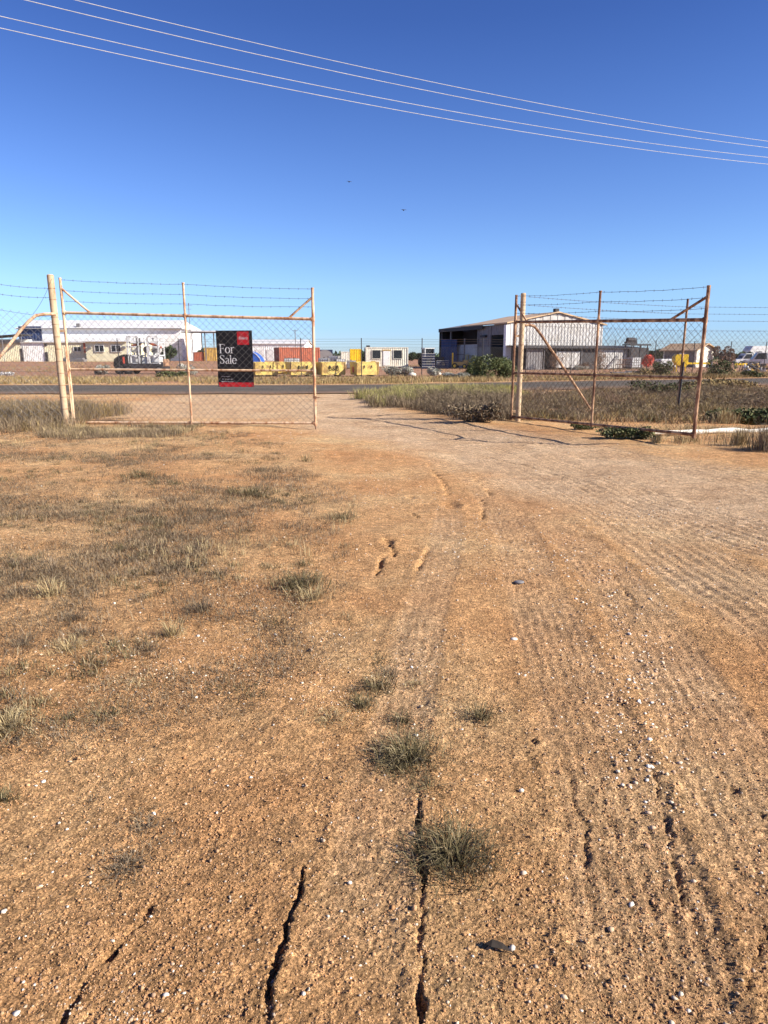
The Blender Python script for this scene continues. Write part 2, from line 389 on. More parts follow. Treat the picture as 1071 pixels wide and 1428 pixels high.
M['black'] = m_paint('black_print', (.012, .012, .014, 1), (.016, .016, .018, 1), .42, 2, bump=.03)
M['red'] = m_paint('red_print', (.58, .022, .03, 1), (.52, .02, .028, 1), .42, 2, bump=.03)
M['white'] = m_paint('white_print', (.82, .82, .80, 1), (.8, .8, .78, 1), .45, 2, bump=.02)
M['wall_w'] = m_paint('white_painted_steel', (.84, .83, .80, 1), (.76, .72, .64, 1), .5, .35)
M['wall_g'] = m_paint('dusty_gable_sheet', (.50, .48, .45, 1), (.38, .34, .29, 1), .6, .5)
M['wall_c'] = m_paint('cream_painted_steel', (.80, .74, .50, 1), (.70, .58, .34, 1), .55, .5)
M['roof_w'] = m_paint('pale_metal_roof', (.70, .68, .65, 1), (.62, .55, .48, 1), .45, .25)
M['roof_t'] = m_paint('tan_metal_roof', (.52, .36, .21, 1), (.44, .27, .14, 1), .5, .3)
M['grey'] = m_paint('weathered_grey_and_shade', (.20, .19, .19, 1), (.13, .11, .10, 1), .6, .5)  # weathered sheets, and the shade laid over the hut's left wall
M['dgrey'] = m_paint('dark_steel_and_shade', (.045, .042, .045, 1), (.03, .025, .025, 1), .7, .5)  # dark steel, and shade on the fascia, office end, rack strips and opening
M['navy'] = m_paint('navy_sheet', (.035, .05, .11, 1), (.025, .035, .08, 1), .6, .5)
M['blue'] = m_paint('faded_blue_paint', (.035, .075, .19, 1), (.03, .05, .12, 1), .5, 1)
M['blue2'] = m_paint('bright_blue_tarp', (.03, .12, .50, 1), (.03, .09, .36, 1), .5, 1)
M['yellow'] = m_paint('sun_faded_yellow_paint', (.78, .60, .17, 1), (.42, .27, .10, 1), .6, 2.2, .50, .64)
M['yellow2'] = m_paint('bright_yellow_paint', (.85, .55, .02, 1), (.7, .4, .03, 1), .45, 1)
M['contr'] = m_paint('rust_red_container', (.40, .115, .06, 1), (.26, .08, .05, 1), .6, .8)
M['contw'] = m_paint('white_container_paint', (.76, .72, .60, 1), (.62, .52, .38, 1), .5, .9, .55, .72)
M['glass'] = m_paint('dark_window_glass', (.02, .024, .03, 1), (.03, .035, .04, 1), .15, 2, bump=.0)
M['tyre'] = m_paint('tyre_rubber', (.02, .02, .02, 1), (.035, .03, .028, 1), .9, 4)
M['orange'] = m_paint('orange_red_plastic', (.62, .10, .06, 1), (.5, .09, .05, 1), .5, 2)
M['machy'] = m_paint('dusty_yellow_machine', (.52, .33, .09, 1), (.30, .17, .07, 1), .6, 2)
M['tank'] = m_paint('white_tank_plastic', (.70, .70, .68, 1), (.52, .50, .46, 1), .5, 2)
M['bark'] = m_paint('dry_bark', (.14, .10, .07, 1), (.10, .07, .05, 1), .9, 5)
M['quartz'] = m_paint('dusty_quartz', (.74, .66, .54, 1), (.52, .38, .26, 1), .8, 30)
M['timber'] = m_paint('whitewashed_timber', (.74, .70, .60, 1), (.42, .32, .22, 1), .8, 3, .55, .7)
M['stone'] = m_island('pale_quartz_chips', [(.34, .19, .11, 1), (.52, .36, .22, 1), (.62, .48, .33, 1), (.44, .27, .16, 1), (.70, .60, .46, 1), (.78, .74, .66, 1)])
M['clod'] = m_island('soil_clods', [(.38, .19, .082, 1), (.49, .27, .125, 1), (.56, .34, .18, 1), (.43, .24, .115, 1)])
M['leaf'] = m_paint('charred_leaf', (.03, .022, .016, 1), (.05, .03, .02, 1), .8, 20)
M['dead'] = m_island('dead_grey_grass', [(.08, .057, .035, 1), (.17, .125, .08, 1), (.27, .20, .13, 1), (.11, .08, .05, 1), (.38, .29, .17, 1), (.15, .115, .085, 1)])
M['straw'] = m_island('straw_grass', [(.40, .31, .15, 1), (.28, .20, .10, 1), (.50, .40, .22, 1), (.33, .24, .12, 1)])
M['tuft'] = m_island('olive_tuft_grass', [(.05, .044, .02, 1), (.13, .105, .05, 1), (.30, .235, .12, 1), (.06, .055, .022, 1), (.17, .13, .065, 1), (.50, .40, .24, 1)])
M['lime'] = m_island('yellow_green_grass', [(.34, .32, .09, 1), (.46, .41, .14, 1), (.24, .23, .08, 1), (.52, .43, .20, 1)])
M['verge'] = m_island('verge_grass', [(.33, .23, .09, 1), (.22, .155, .07, 1), (.40, .29, .125, 1), (.15, .125, .055, 1)])
M['shrub'] = m_island('green_shrub_leaf', [(.05, .075, .025, 1), (.11, .13, .045, 1), (.20, .21, .09, 1), (.07, .09, .03, 1)], .6)
M['salt'] = m_island('grey_saltbush_leaf', [(.26, .26, .20, 1), (.40, .40, .33, 1), (.52, .50, .44, 1), (.30, .27, .20, 1)])
M['brownb'] = m_island('dry_brown_bush', [(.20, .12, .075, 1), (.30, .19, .12, 1), (.14, .09, .06, 1)])
M['dgreen'] = m_island('dark_green_plant', [(.035, .05, .02, 1), (.08, .10, .035, 1), (.15, .16, .07, 1), (.16, .12, .07, 1)])
M['tree'] = m_island('dark_tree_leaf', [(.025, .045, .02, 1), (.05, .075, .03, 1), (.08, .10, .045, 1)])
# ------------------------------------------------------------------ ground
def build_ground():
    fine = np.arange(-50, 50.001, .235); side = np.concatenate([np.arange(-180, -50, 5), fine, np.arange(55, 180, 5)])
    th = np.radians(90 - side)
    r1 = np.exp(np.arange(math.log(1.0), math.log(26), .0042)); r2 = np.exp(np.arange(math.log(26), math.log(6000), .022))
    rr = np.concatenate([[.02, .3, .6, .8], r1, r2]); R, T = np.meshgrid(rr, th, indexing='ij')
    X = R * np.cos(T); Y = R * np.sin(T); sh = X.shape
    z, dr = terrain(X.ravel(), Y.ravel()); tk = terrain.trk
    V = np.stack([X.ravel(), Y.ravel(), z], 1); nr, nc = sh
    i = np.arange(nr - 1)[:, None]; j = np.arange(nc)[None, :]; j2 = (j + 1) % nc
    F = np.stack([(i * nc + j), (i * nc + j2), ((i + 1) * nc + j2), ((i + 1) * nc + j)], -1).reshape(-1, 4)
    yard = sm(36, 42, V[:, 1] - .42 * np.clip(V[:, 0], 0, 200))
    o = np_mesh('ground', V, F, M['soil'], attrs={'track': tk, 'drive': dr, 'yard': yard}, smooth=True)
    tag(o, 'red brown sandy soil with tyre tracks, grit and cracks', None, None, 'structure')
    return o
build_ground()
def build_road():
    P = [Vector(p) for p in crom(ROADC, 14)]; vs = []; ed = []; N = 9
    for i, p in enumerate(P):
        t = (P[min(i+1, len(P)-1)] - P[max(i-1, 0)]).normalized(); n = Vector((-t.y, t.x))
        for k in range(N):
            u = k / (N-1) * 2 - 1; wob = .18 * math.sin(p.x * 1.7 + k) * (abs(u) == 1)
            q = p + n * (u * 4.3 + wob); vs.append((q.x, q.y, .035 - .03 * u * u)); ed.append(1.0 if abs(u) == 1 else .35 if abs(u) > .7 else 0.0)
    F = [(i*N+k, i*N+k+1, (i+1)*N+k+1, (i+1)*N+k) for i in range(len(P)-1) for k in range(N-1)]
    o = np_mesh('road', vs, F, M['asphalt'], attrs={'edge': ed}, smooth=True)
    tag(o, 'grey two lane asphalt road crossing behind the gates', None, None, 'structure')
build_road()
# ------------------------------------------------------------------ gates and fences
def lerp(a, b, t): return tuple(a[i] + (b[i] - a[i]) * t for i in range(len(a)))
def rope(mb, A, B, r, sag=.01, n=8, sides=5, barbs=0, jit=0):
    pts = []
    for i in range(n + 1):
        t = i / n; p = list(lerp(A, B, t)); p[2] -= sag * 4 * t * (1 - t); p[2] += random.uniform(-jit, jit) if 0 < i < n else 0; pts.append(tuple(p))
    mb.tube(pts, r, sides)
    if barbs:
        L = (Vector(B) - Vector(A)).length; k = int(L / barbs)
        for j in range(k):
            t = (j + .5) / k; p = Vector(lerp(A, B, t)); p.z -= sag * 4 * t * (1 - t)
            for s in range(2):
                a = random.uniform(0, 6.28); d = Vector((math.cos(a) * .3, math.sin(a) * .3, random.choice((-1, 1)) * .9)).normalized() * .019
                mb.tube([p - d, p + d], .0024, 3)
def chain(mb, A0, B0, A1, B1, pitch=.12, r=.0022, wob=.006):
    """chain link: zig-zag diagonals woven between lower line A0-B0 and upper line A1-B1"""
    L = (Vector(B0) - Vector(A0)).length; H = (Vector(A1) - Vector(A0)).length; nx = L / pitch; ny = H / pitch
    nrm = (Vector(B0) - Vector(A0)).cross(Vector((0, 0, 1))).normalized()
    def pt(u, v, o):
        a = Vector(lerp(A0, B0, u / nx)); b = Vector(lerp(A1, B1, u / nx)); p = a + (b - a) * (v / ny)
        w = wob * math.sin(u * .9 + v * .7) + wob * .7 * math.sin(v * 1.9 - u * .37)
        return p + nrm * (w + o) + Vector((0, 0, w * .6))
    for s in (1, -1):
        lo = -int(ny) - 1 if s > 0 else 0; hi = int(nx) + 1 if s > 0 else int(nx + ny) + 1
        for k in range(lo, hi):
            # line u = k + s*v
            if s > 0: v0 = max(0, -k); v1 = min(ny, nx - k)
            else: v0 = max(0, k - nx); v1 = min(ny, k)
            if v1 - v0 < .3: continue
            m = max(1, int((v1 - v0) / 3)); P = []
            for i in range(m + 1):
                v = v0 + (v1 - v0) * i / m; P.append(pt(k + s * v, v, .002 * s))
            mb.tube(P, r, 3, cap=False)
def gate(name, label, H, F, zh, zf, umid, mats, up, barb_h, barb_f, r=.028, topb=(.1, .9), pitch=.15):
    """zh / zf: (bottom, middle, rail, top) heights at hinge and free end"""
    t = thing(name, label, 'gate', (H[0], H[1], 0))
    D = (F[0] - H[0], F[1] - H[1])
    def p(u, lev): return (D[0] * u, D[1] * u, zh[lev] + (zf[lev] - zh[lev]) * u)
    pm, wm, bm = mats
    for nm, lev, rr in (('bottom_rail', 0, r), ('middle_rail', 1, r * .85), ('top_rail', 2, r * 1.1)):
        mb = MB(); mb.tube([p(0, lev), p(.33, lev), p(.66, lev), p(1, lev)], rr, 10)
        for u in (0.004, .996): mb.tube([p(u - .004, lev), p(u + .004, lev)], rr * 1.45, 10)
        mb.build(nm, pm, t, smooth=50)
    for u, zz in ((0, .05), (umid, 0), (1, .04)):
        mb = MB(); a = p(u, 0); b = p(u, 3); mb.tube([(a[0], a[1], a[2] - zz - .02), a, b, (b[0], b[1], b[2] + .003)], r * (1.05 if u in (0, 1) else .85), 10)
        mb.tube([(b[0], b[1], b[2] - .01), (b[0], b[1], b[2] + .012)], r * 1.12, 10)
        for lev in (0, 1, 2): q = p(u, lev); mb.tube([(q[0], q[1], q[2] - .045), (q[0], q[1], q[2] + .045)], r * 1.25, 10)
        mb.build('stile', pm, t, smooth=50)
    for u0, u1 in ((0, topb[0]), (1, topb[1])):
        a = Vector(p(u0, 3)); b = Vector(p(u0, 2)); c = b + (a - b) * up; d = Vector(p(u1, 2)); k = c + (d - c) * .85; k2 = Vector(p(u1 + (.012 if u1 < .5 else -.012), 2))
        mb = MB(); mb.tube([c, k, d, k2], r * .8, 10); mb.build('corner_brace', pm, t, smooth=60)
    mb = MB(); chain(mb, p(.004, 0), p(.996, 0), p(.004, 2), p(.996, 2), pitch=pitch, r=.0027); mb.build('chain_link_mesh', wm, t)
    for a, b in zip(barb_h, barb_f):
        mb = MB()
        A = p(0, 2); B = p(1, 2); Mx = p(umid, 2); hh = a + (b - a) * umid
        rope(mb, (A[0], A[1], a), (Mx[0], Mx[1], hh), .0034, .02, 8, 5, .19, .006); rope(mb, (Mx[0], Mx[1], hh), (B[0], B[1], b), .0034, .02, 8, 5, .19, .006)
        mb.build('barbed_wire', bm, t)
    return t, p
def post(name, label, x, y, z1, lean, r, mat, rings):
    z0 = GZ(x, y) - .3
    t = thing(name, label, 'gate post', (x, y, 0)); mb = MB()
    mb.tube([(0, 0, z0), (lean * .5, 0, z1 * .5), (lean, 0, z1)], r, 18)
    mb.tube([(lean, 0, z1 - .001), (lean, 0, z1 + .02)], [r * 1.05, r * .8], 18); mb.build('pipe_post', mat, t, smooth=45)
    for z in rings:
        rb = MB(); rb.tube([(lean * z / z1, 0, z - .005), (lean * z / z1, 0, z + .005)], r * 1.06, 18); rb.build('wire_wrap', M['rustpipe'], t, smooth=45)
    return t
# left pair
HL = G(104, 591); FL = G(440, 596)
def zat(px, py, xy): return AT(px, py, xy[1])[2]
zhL = [zat(100, 589, HL), zat(95, 515, HL), zat(90, 436, HL), zat(86, 388, HL)]
zfL = [zat(440, 590, FL), zat(440, 517, FL), zat(438, 445, FL), zat(437, 402, FL)]
LG, pL = gate('steel_gate', 'cream painted chain link gate carrying the black sale sign, closed across the left half',
     HL, FL, zhL, zfL, .5, (M['pipe'], M['galv'], M['galvrust']), .72,
     [zat(88, y, HL) for y in (390, 405, 420)], [zat(437, y, FL) for y in (403, 416.5, 428)], topb=(.115, .905))
mb = MB(); q = Vector((FL[0] - HL[0], FL[1] - HL[1], 0)); mb.tube([(q.x, q.y, .10), (q.x, q.y - .005, -.04)], .012, 8); mb.build('drop_bolt', M['rustpipe'], LG, smooth=45)
mb = MB(); mb.tube([(q.x, q.y, .62), (q.x + .10, q.y - .01, .62)], .012, 8); mb.box((q.x, q.y, .62), (.07, .07, .05)); mb.build('latch', M['rustpipe'], LG, smooth=45)
for z in (.22, 1.98): mb = MB(); mb.box((-.06, 0, z), (.16, .05, .05)); mb.tube([(-.14, 0, z - .05), (-.14, 0, z + .05)], .02, 8); mb.build('hinge', M['pipe'], LG, smooth=45)
mb = MB(); mb.tube([(-.02, -.035, -.02), (-.02, -.035, 1.65)], .013, 8); mb.build('stretcher_bar', M['pipe'], LG, smooth=45)
HP = G(93, 593)
post('gate_post', 'thick chalky cream pipe post at the hinge of the sign gate', HP[0] - .02, HP[1] + .03, AT(75, 384, HP[1])[2], -.015, .068, M['postpipe'], (.35, .6, .85, 1.1, 1.35, 1.6, 1.85, 2.1, 2.25, 2.32, 2.6, 2.82))
# right pair
HR = G(713, 586); FR = G(966, 622)
zhR = [zat(716, 581, HR), zat(717, 520, HR), zat(721, 449, HR), zat(723, 412, HR)]
zfR = [zat(967, 606, FR), zat(975, 527, FR), zat(982, 446, FR), zat(988, 399, FR)]
def upx(px, H, F):
    for i in range(1001):
        u = i / 1000; x = H[0] + (F[0]-H[0])*u; y = H[1] + (F[1]-H[1])*u
        if proj(x, y, 1.2)[0] >= px: return u
    return .5
um = upx(830, HR, FR)
RG, pR = gate('steel_gate', 'rusted chain link gate standing open on the right, swung toward the viewer', HR, FR, zhR, zfR, um,
     (M['rustpipe'], M['galvrust'], M['galvrust']), .70,
     [zat(723, y, HR) for y in (413, 425, 437)], [zat(988, y, FR) for y in (400, 415, 430)], topb=(.085, .86))
for z in (.2, 1.9): mb = MB(); mb.box((.07, .02, z), (.16, .05, .05)); mb.build('hinge', M['pipe'], RG, smooth=45)
PR = G(724, 587)
post('gate_post', 'thick pale pipe post holding the open rusted gate on the right', PR[0] - .03, PR[1], AT(726, 410, PR[1])[2], 0, .058, M['postpipe'], (.3, 1.0, 1.7, 2.2, 2.45, 2.62))
# left fence
def fence(name, label, pts, zm, zb, mats, pitch=.15, posts=(), pr=.03, ph=2.8, r=.0027, brace=None, barb=.14):
    t = thing(name, label, 'fence', (pts[0][0], pts[0][1], 0)); ox, oy = pts[0]
    L = [(x - ox, y - oy) for x, y in pts]; ms = MB(); bw = [MB() for _ in zb]; tw = MB()
    for i, ((ax, ay), (bx_, by_)) in enumerate(zip(L[:-1], L[1:])):
        g0 = GZ(ax + ox, ay + oy); g1 = GZ(bx_ + ox, by_ + oy)
        z0 = zm[i] if isinstance(zm, list) else zm; z1 = zm[i+1] if isinstance(zm, list) else zm
        chain(ms, (ax, ay, g0 + .02), (bx_, by_, g1 + .02), (ax, ay, z0), (bx_, by_, z1), pitch, r)
        for z_ in (z0 - .03, 1.15, .12): rope(tw, (ax, ay, z_ ), (bx_, by_, z_ + (z1 - z0 if z_ > 2 else 0)), .003, .01, 4, 4)
        for m, z in zip(bw, zb):
            za, zc = (z[i], z[i+1]) if isinstance(z, list) else (z, z)
            rope(m, (ax, ay, za), (bx_, by_, zc), .0034 if barb else .006, .02, 6, 4, barb)
    ms.build('chain_link_mesh', mats[1], t); tw.build('tension_wire', mats[2], t)
    for m in bw: m.build('barbed_wire', mats[2], t)
    for (x, y) in posts:
        m = MB(); m.tube([(x - ox, y - oy, GZ(x, y) - .2), (x - ox, y - oy, ph)], pr, 10); m.build('fence_post', mats[0], t, smooth=45)
    if brace:
        m = MB(); m.tube([(a - ox, b - oy, c) for a, b, c in brace], .033, 10); m.build('brace_pipe', mats[3] if len(mats) > 3 else mats[0], t, smooth=60)
    return t
LPx, LPy = HP[0] - .09, HP[1] + .03
p0 = AT(0, 430, 14.3); mt0 = zat(72, 440, (0, LPy))
far = (-20.5, 11.9)
slope = (p0[2] - mt0) / math.hypot(p0[0] - LPx, 14.3 - LPy)
fence('chain_link_fence', 'chain link and barbed wire fence left of the thick cream post', [(LPx, LPy), (p0[0], 14.3), far],
      [mt0, p0[2], p0[2] + .1], [[zat(75, 402, (0, LPy)), zat(0, 396, (0, 14.3)), zat(0, 396, (0, 14.3))], [zat(75, 415, (0, LPy)), zat(0, 410, (0, 14.3)), zat(0, 410, (0, 14.3))]],
      (M['pipe'], M['galv'], M['galvrust'], M['pipe']), posts=[(p0[0] - 1.9, 13.85), (p0[0] - 5, 13.2)],
      brace=[AT(78, 438, LPy - .04), AT(62, 438, LPy - .12), AT(50, 440, LPy - .16), AT(40, 448, LPy - .2), AT(30, 459, LPy - .25), AT(0, 497, LPy - .45), AT(-62, 575, LPy - .85)])
ow = MB(); rope(ow, AT(72, 389, LPy - .1), AT(46, 438, LPy - .15), .0035, .06, 6, 4); tw_ = ow.build('stay_wire', M['galvrust'], None)
tag(tw_, 'loose thin stay wire slanting down from the top of the cream post', 'wire')
# right fence
BX = XZ(952, 19.0, 1.5)
RF = fence('chain_link_fence', 'chain link and barbed wire fence running right behind the open rusted gate', [(PR[0] + .08, PR[1] + .05), (BX, 19.0), (30, 20.6)],
      2.15, [2.74, 2.56, 2.38], (M['rustpipe'], M['galvrust'], M['galvrust'], M['rustpipe']), posts=[(BX, 19.0), (XZ(1140, 19.4, 1.5), 19.4), (20, 20.0)], ph=2.95,
      brace=[AT(728, 454, 16.4), AT(738, 453, 16.5), AT(745, 455, 16.6), AT(751, 462, 16.65), AT(790, 519, 17.2), AT(828, 578, 17.6)])
m = MB(); bx0 = BX - .12; m.tube([(bx0 + .1, 18.92, -.2), (bx0 + .16, 18.98, 1.3)], .025, 8); o = m.build('fence_stay', M['dgrey'], None, smooth=45)
tag(o, 'short dark steel stake standing beside the far fence post seen through the open gate', 'stake')
# fence on the far side of the road
rd = [(-44, 49.6), (-19, 49.9), (-1, 50.2), (6.5, 51.5), (28, 59.5), (60, 72.5)]
fp = []
for k in range(-7, 3): X = XZ(504 + 84.5 * k, 50, 1); fp.append((X, 50.0 + (.2 if k > -2 else 0)))
sx = 6.9
for k in range(1, 9): fp.append((7.0 + 4.1 * k * .935, 51.7 + 4.1 * k * .36))
fence('roadside_fence', 'thin security fence with barbed wire across the road before the yellow bins', rd, 2.13, [2.66, 2.5, 2.32],
      (M['dgrey'], M['galv'], M['galvrust']), pitch=.20, posts=fp, pr=.032, ph=2.72, r=.0035, barb=0)
# whitewashed log
A = G(885, 607); B = G(1120, 602); m = MB(); P = []
for i in range(13):
    t = i / 12; x = A[0] + (B[0]-A[0])*t; y = A[1] + (B[1]-A[1])*t; P.append((x, y, GZ(x, y) + .035 + .014*math.sin(i*1.3)))
m.tube(P, [.05 + .014 * math.sin(i * 2.1) for i in range(13)], 12)
one('timber_log', m, M['timber'], 'long whitewashed timber log lying behind the foot of the open gate', 'log', smooth=60)
# ------------------------------------------------------------------ for sale sign on the closed gate
def ribbon(mb, pts, ws, z):
    """flat stroke in (x,y) with thickness; pts in glyph units"""
    P = [Vector(p) for p in pts]; n = len(P); L = []; R = []
    for i, p in enumerate(P):
        t = (P[min(i+1, n-1)] - P[max(i-1, 0)]); t.normalize(); k = Vector((-t.y, t.x)); w = ws[i] if isinstance(ws, (list, tuple)) else ws
        L.append(p + k * w / 2); R.append(p - k * w / 2)
    vs = [(v.x, z, v.y) for v in L] + [(v.x, z, v.y) for v in R]
    mb.add(vs, [(i, i+1, n+i+1, n+i) for i in range(n-1)])
def glyph(ch):
    S = []; T = .13; th = .045
    ser = lambda x, y, w=.2: S.append(([(x - w/2, y), (x + w/2, y)], .035))
    arc = lambda cx, cy, rx, ry, a0, a1, n, wf: ([(cx + rx*math.cos(math.radians(a0 + (a1-a0)*i/n)), cy + ry*math.sin(math.radians(a0 + (a1-a0)*i/n))) for i in range(n+1)], [wf(math.radians(a0 + (a1-a0)*i/n)) for i in range(n+1)])
    wf = lambda a: th + (T - th) * abs(math.cos(a))
    if ch == 'F':
        S += [([(.16, 0), (.16, 1)], T), ([(.02, .975), (.66, .975)], .05), ([(.64, 1), (.64, .78)], .045), ([(.16, .52), (.5, .52)], .05), ([(.5, .62), (.5, .42)], .04)]; ser(.16, .018, .3); return S, .68
    if ch == 'o': S.append(arc(.3, .33, .24, .31, 0, 360, 28, wf)); return S, .62
    if ch == 'r': S += [([(.14, 0), (.14, .66)], T), ([(.14, .42), (.24, .58), (.38, .65), (.46, .60)], [.05, .06, .08, .12])]; ser(.14, .018, .3); S.append(([(.02, .645), (.14, .645)], .035)); return S, .48
    if ch == 'S':
        S.append(([(.56, .80), (.5, .93), (.34, .985), (.18, .93), (.11, .78), (.18, .64), (.34, .53), (.5, .40), (.56, .25), (.48, .09), (.32, .015), (.16, .07), (.08, .22)], [.04, .05, .05, .08, .11, .13, .14, .14, .12, .08, .05, .05, .04])); S.append(([(.57, .98), (.57, .72)], .035)); S.append(([(.07, .02), (.07, .28)], .035)); return S, .66
    if ch == 'a':
        S += [([(.12, .50), (.14, .60), (.27, .65), (.39, .60), (.42, .48), (.42, .10), (.47, .03), (.55, .04)], [.10, .08, .05, .07, T, T, .07, .03]), ([(.42, .38), (.25, .33), (.13, .26), (.10, .15), (.16, .05), (.28, .03), (.42, .13)], [.04, .05, .08, .11, .09, .05, .04])]; return S, .56
    if ch == 'l': S += [([(.14, 0), (.14, 1)], T), ([(.02, .98), (.14, .98)], .035)]; ser(.14, .018, .28); return S, .30
    if ch == 'e': S += [arc(.3, .33, .24, .31, 8, 320, 24, wf), ([(.08, .35), (.53, .35)], .04)]; return S, .58
    return S, .5
def word(mb, s, x, y, h, z):
    for ch in s:
        st, adv = glyph(ch)
        for pts, w in st: ribbon(mb, [(x + a*h, y + b*h) for a, b in pts], [v*h for v in w] if isinstance(w, list) else w*h, z); z -= .0001
        x += adv * h
def text_mesh(name, s, size, mat, parent, loc, rot, shear=0, ext=.0):
    cu = bpy.data.curves.new(name, 'FONT'); cu.body = s; cu.size = size; cu.extrude = ext; cu.shear = shear; cu.align_x = 'CENTER'; cu.align_y = 'CENTER'
    tmp = bpy.data.objects.new(name + '_t', cu); COL.objects.link(tmp); bpy.context.view_layer.update()
    dg = bpy.context.evaluated_depsgraph_get(); me = bpy.data.meshes.new_from_object(tmp.evaluated_get(dg)); bpy.data.objects.remove(tmp)
    me.name = name; me.materials.clear(); me.materials.append(mat); o = bpy.data.objects.new(name, me); COL.objects.link(o); o.parent = parent; o.location = loc; o.rotation_euler = rot; return o
gd = Vector((FL[0]-HL[0], FL[1]-HL[1])).normalized(); ang = math.atan2(gd.y, gd.x); off = Vector((-gd.y, gd.x)) * .05
uS = upx(302, HL, FL); uE = upx(352, HL, FL); base = Vector(HL) + (Vector(FL) - Vector(HL)) * uS + off
Wd = (Vector(FL)-Vector(HL)).length * (uE-uS)
zt = zat(327, 461, (0, base.y)); zb_ = zat(327, 539.5, (0, base.y)); Hd = zt - zb_
SG = thing('sale_sign', 'tall black For Sale board with red square, fixed behind the closed gate', 'sign', (base.x, base.y, zb_), ang)
m = MB(); m.span(0, Wd, 0, .012, 0, Hd); m.build('board', M['black'], SG)
m = MB(); u = Wd / 50.0; m.span(29.5*u, 45.5*u, -.004, -.0005, Hd - 18.5*u, Hd - 1.5*u); m.build('red_square', M['red'], SG)
m = MB(); m.span(1*u, Wd - .5*u, -.004, -.0005, .2*u, 6*u); m.build('red_band', M['red'], SG)
m = MB(); word(m, 'For', 3.6*u, Hd - 29.5*u, 12.0*u, -.003); word(m, 'Sale', 3.4*u, Hd - 43.3*u, 11.5*u, -.003); m.build('lettering', M['white'], SG)
text_mesh('logo_lettering', 'Elders', 5.0*u, M['white'], SG, (37.5*u, -.006, Hd - 10*u), (math.radians(90), 0, 0), .35)
m = MB()
def scrib(x0, x1, y, h, seed):
    r = random.Random(seed); x = x0
    while x < x1:
        wv = r.uniform(.5, 1.1) * h
        if r.random() < .82: ribbon(m, [(x, y + r.uniform(0, .15)*h), (x, y + h * r.choice((.7, 1)))], .22*h, -.003); ribbon(m, [(x, y + h*r.choice((.1, .5, .65))), (x + wv*.7, y + h*r.choice((.1, .5, .65)))], .2*h, -.0032)
        x += wv
scrib(4.5*u, 17*u, Hd - 60.6*u, 1.0*u, 1); scrib(4.5*u, 20*u, Hd - 64.6*u, 1.7*u, 2); scrib(4.5*u, 22*u, Hd - 67.4*u, 1.4*u, 3); scrib(4.5*u, 25*u, 2.6*u, 1.3*u, 4); scrib(42*u, 47*u, 2.4*u, 1.3*u, 5)
m.build('small_print', M['white'], SG)
for x in (1.2*u, Wd - 1.2*u):
    for z in (Hd - 1.2*u, Hd*.5, 1.2*u): m = MB(); m.tube([(x, -.055, z - .008), (x, .016, z - .008), (x, .016, z + .008), (x, -.055, z + .008)], .004, 5); m.build('cable_tie', M['dgrey'], SG)
# ------------------------------------------------------------------ overhead wires
for i, (a, b, c, lab, R) in enumerate([((105, 0), (535, 100), (1071, 197), 'topmost of the four bright overhead power wires', .0062),
                       ((35, 0), (535, 114), (1071, 206), 'second from top of the four overhead power wires', .0068),
                       ((0, 22.5), (535, 137.5), (1071, 219.5), 'third from top of the four overhead power wires', .0065),
                       ((0, 39), (535, 150), (1071, 229), 'lowest of the four bright overhead power wires', .0068)]):
    HH = [8.6, 8.6, 8.05, 8.05][i]
    A = Vector(G(a[0], a[1], HH)); C = Vector(G(c[0], c[1], HH)); d = (C - A)
    r = ray(*b); tt = (A.x * d.y - A.y * d.x) / (r[0] * d.y - r[1] * d.x) if abs(r[0]*d.y - r[1]*d.x) > 1e-6 else 1
    Bp = Vector((r[0] * tt, r[1] * tt)); zb2 = EYE + r[2] * tt; sB = (Bp - A).length / d.length
    k = (zb2 - HH) / (sB * (sB - 1)); pts = []
    for j in range(-14, 45):
        s = j / 20; q = A + d * s; kk = k if 0 <= s <= 1 else k * .5 
        z = HH + (k * s * (s - 1)); pts.append((q.x, q.y, z))
    m = MB(); m.tube(pts, R, 6); one('power_wire', m, M['cable'], lab, 'power wire', 'overhead power wires')
# ------------------------------------------------------------------ vegetation helpers
def inpoly(px, py, poly):
    r = np.zeros(px.shape, bool); n = len(poly); j = n - 1
    for i in range(n):
        xi, yi = poly[i]; xj, yj = poly[j]
        c = ((yi > py) != (yj > py)) & (px < (xj - xi) * (py - yi) / (yj - yi + 1e-9) + xi); r ^= c; j = i
    return r
def projn(x, y, z=0):
    dep = y * CP - (z - EYE) * SP; up = y * SP + (z - EYE) * CP
    return 535.5 + FPX * x / dep, 714 - FPX * up / dep
def blades(x, y, z, h, wd, lean, az=None, rng=RNG, droop=.5):
    """arrays -> verts/tris: each blade base(2) mid(2) tip(1)"""
    n = len(x); az = rng.uniform(0, 2*np.pi, n) if az is None else az; fa = rng.uniform(0, 2*np.pi, n)
    dx = np.cos(az); dy = np.sin(az); wx = np.cos(fa) * wd / 2; wy = np.sin(fa) * wd / 2
    l1 = lean * .38; l2 = lean
    V = np.zeros((n, 5, 3))
    V[:, 0] = np.stack([x - wx, y - wy, z - .01], 1); V[:, 1] = np.stack([x + wx, y + wy, z - .01], 1)
    mx = x + dx * h * l1; my = y + dy * h * l1; mz = z + h * .6 * np.sqrt(np.clip(1 - l1**2, .05, 1))
    V[:, 2] = np.stack([mx - wx * .7, my - wy * .7, mz], 1); V[:, 3] = np.stack([mx + wx * .7, my + wy * .7, mz], 1)
    V[:, 4] = np.stack([x + dx*h*l2, y + dy*h*l2, z + np.maximum(h * np.sqrt(np.clip(1 - (l2*droop)**2, .02, 1)) * (1 - droop * l2 * .8), .004)], 1)
    b = np.arange(n)[:, None] * 5
    F = np.concatenate([b + [0, 1, 3], b + [0, 3, 2], b + [2, 3, 4]], 0)
    return V.reshape(-1, 3), F
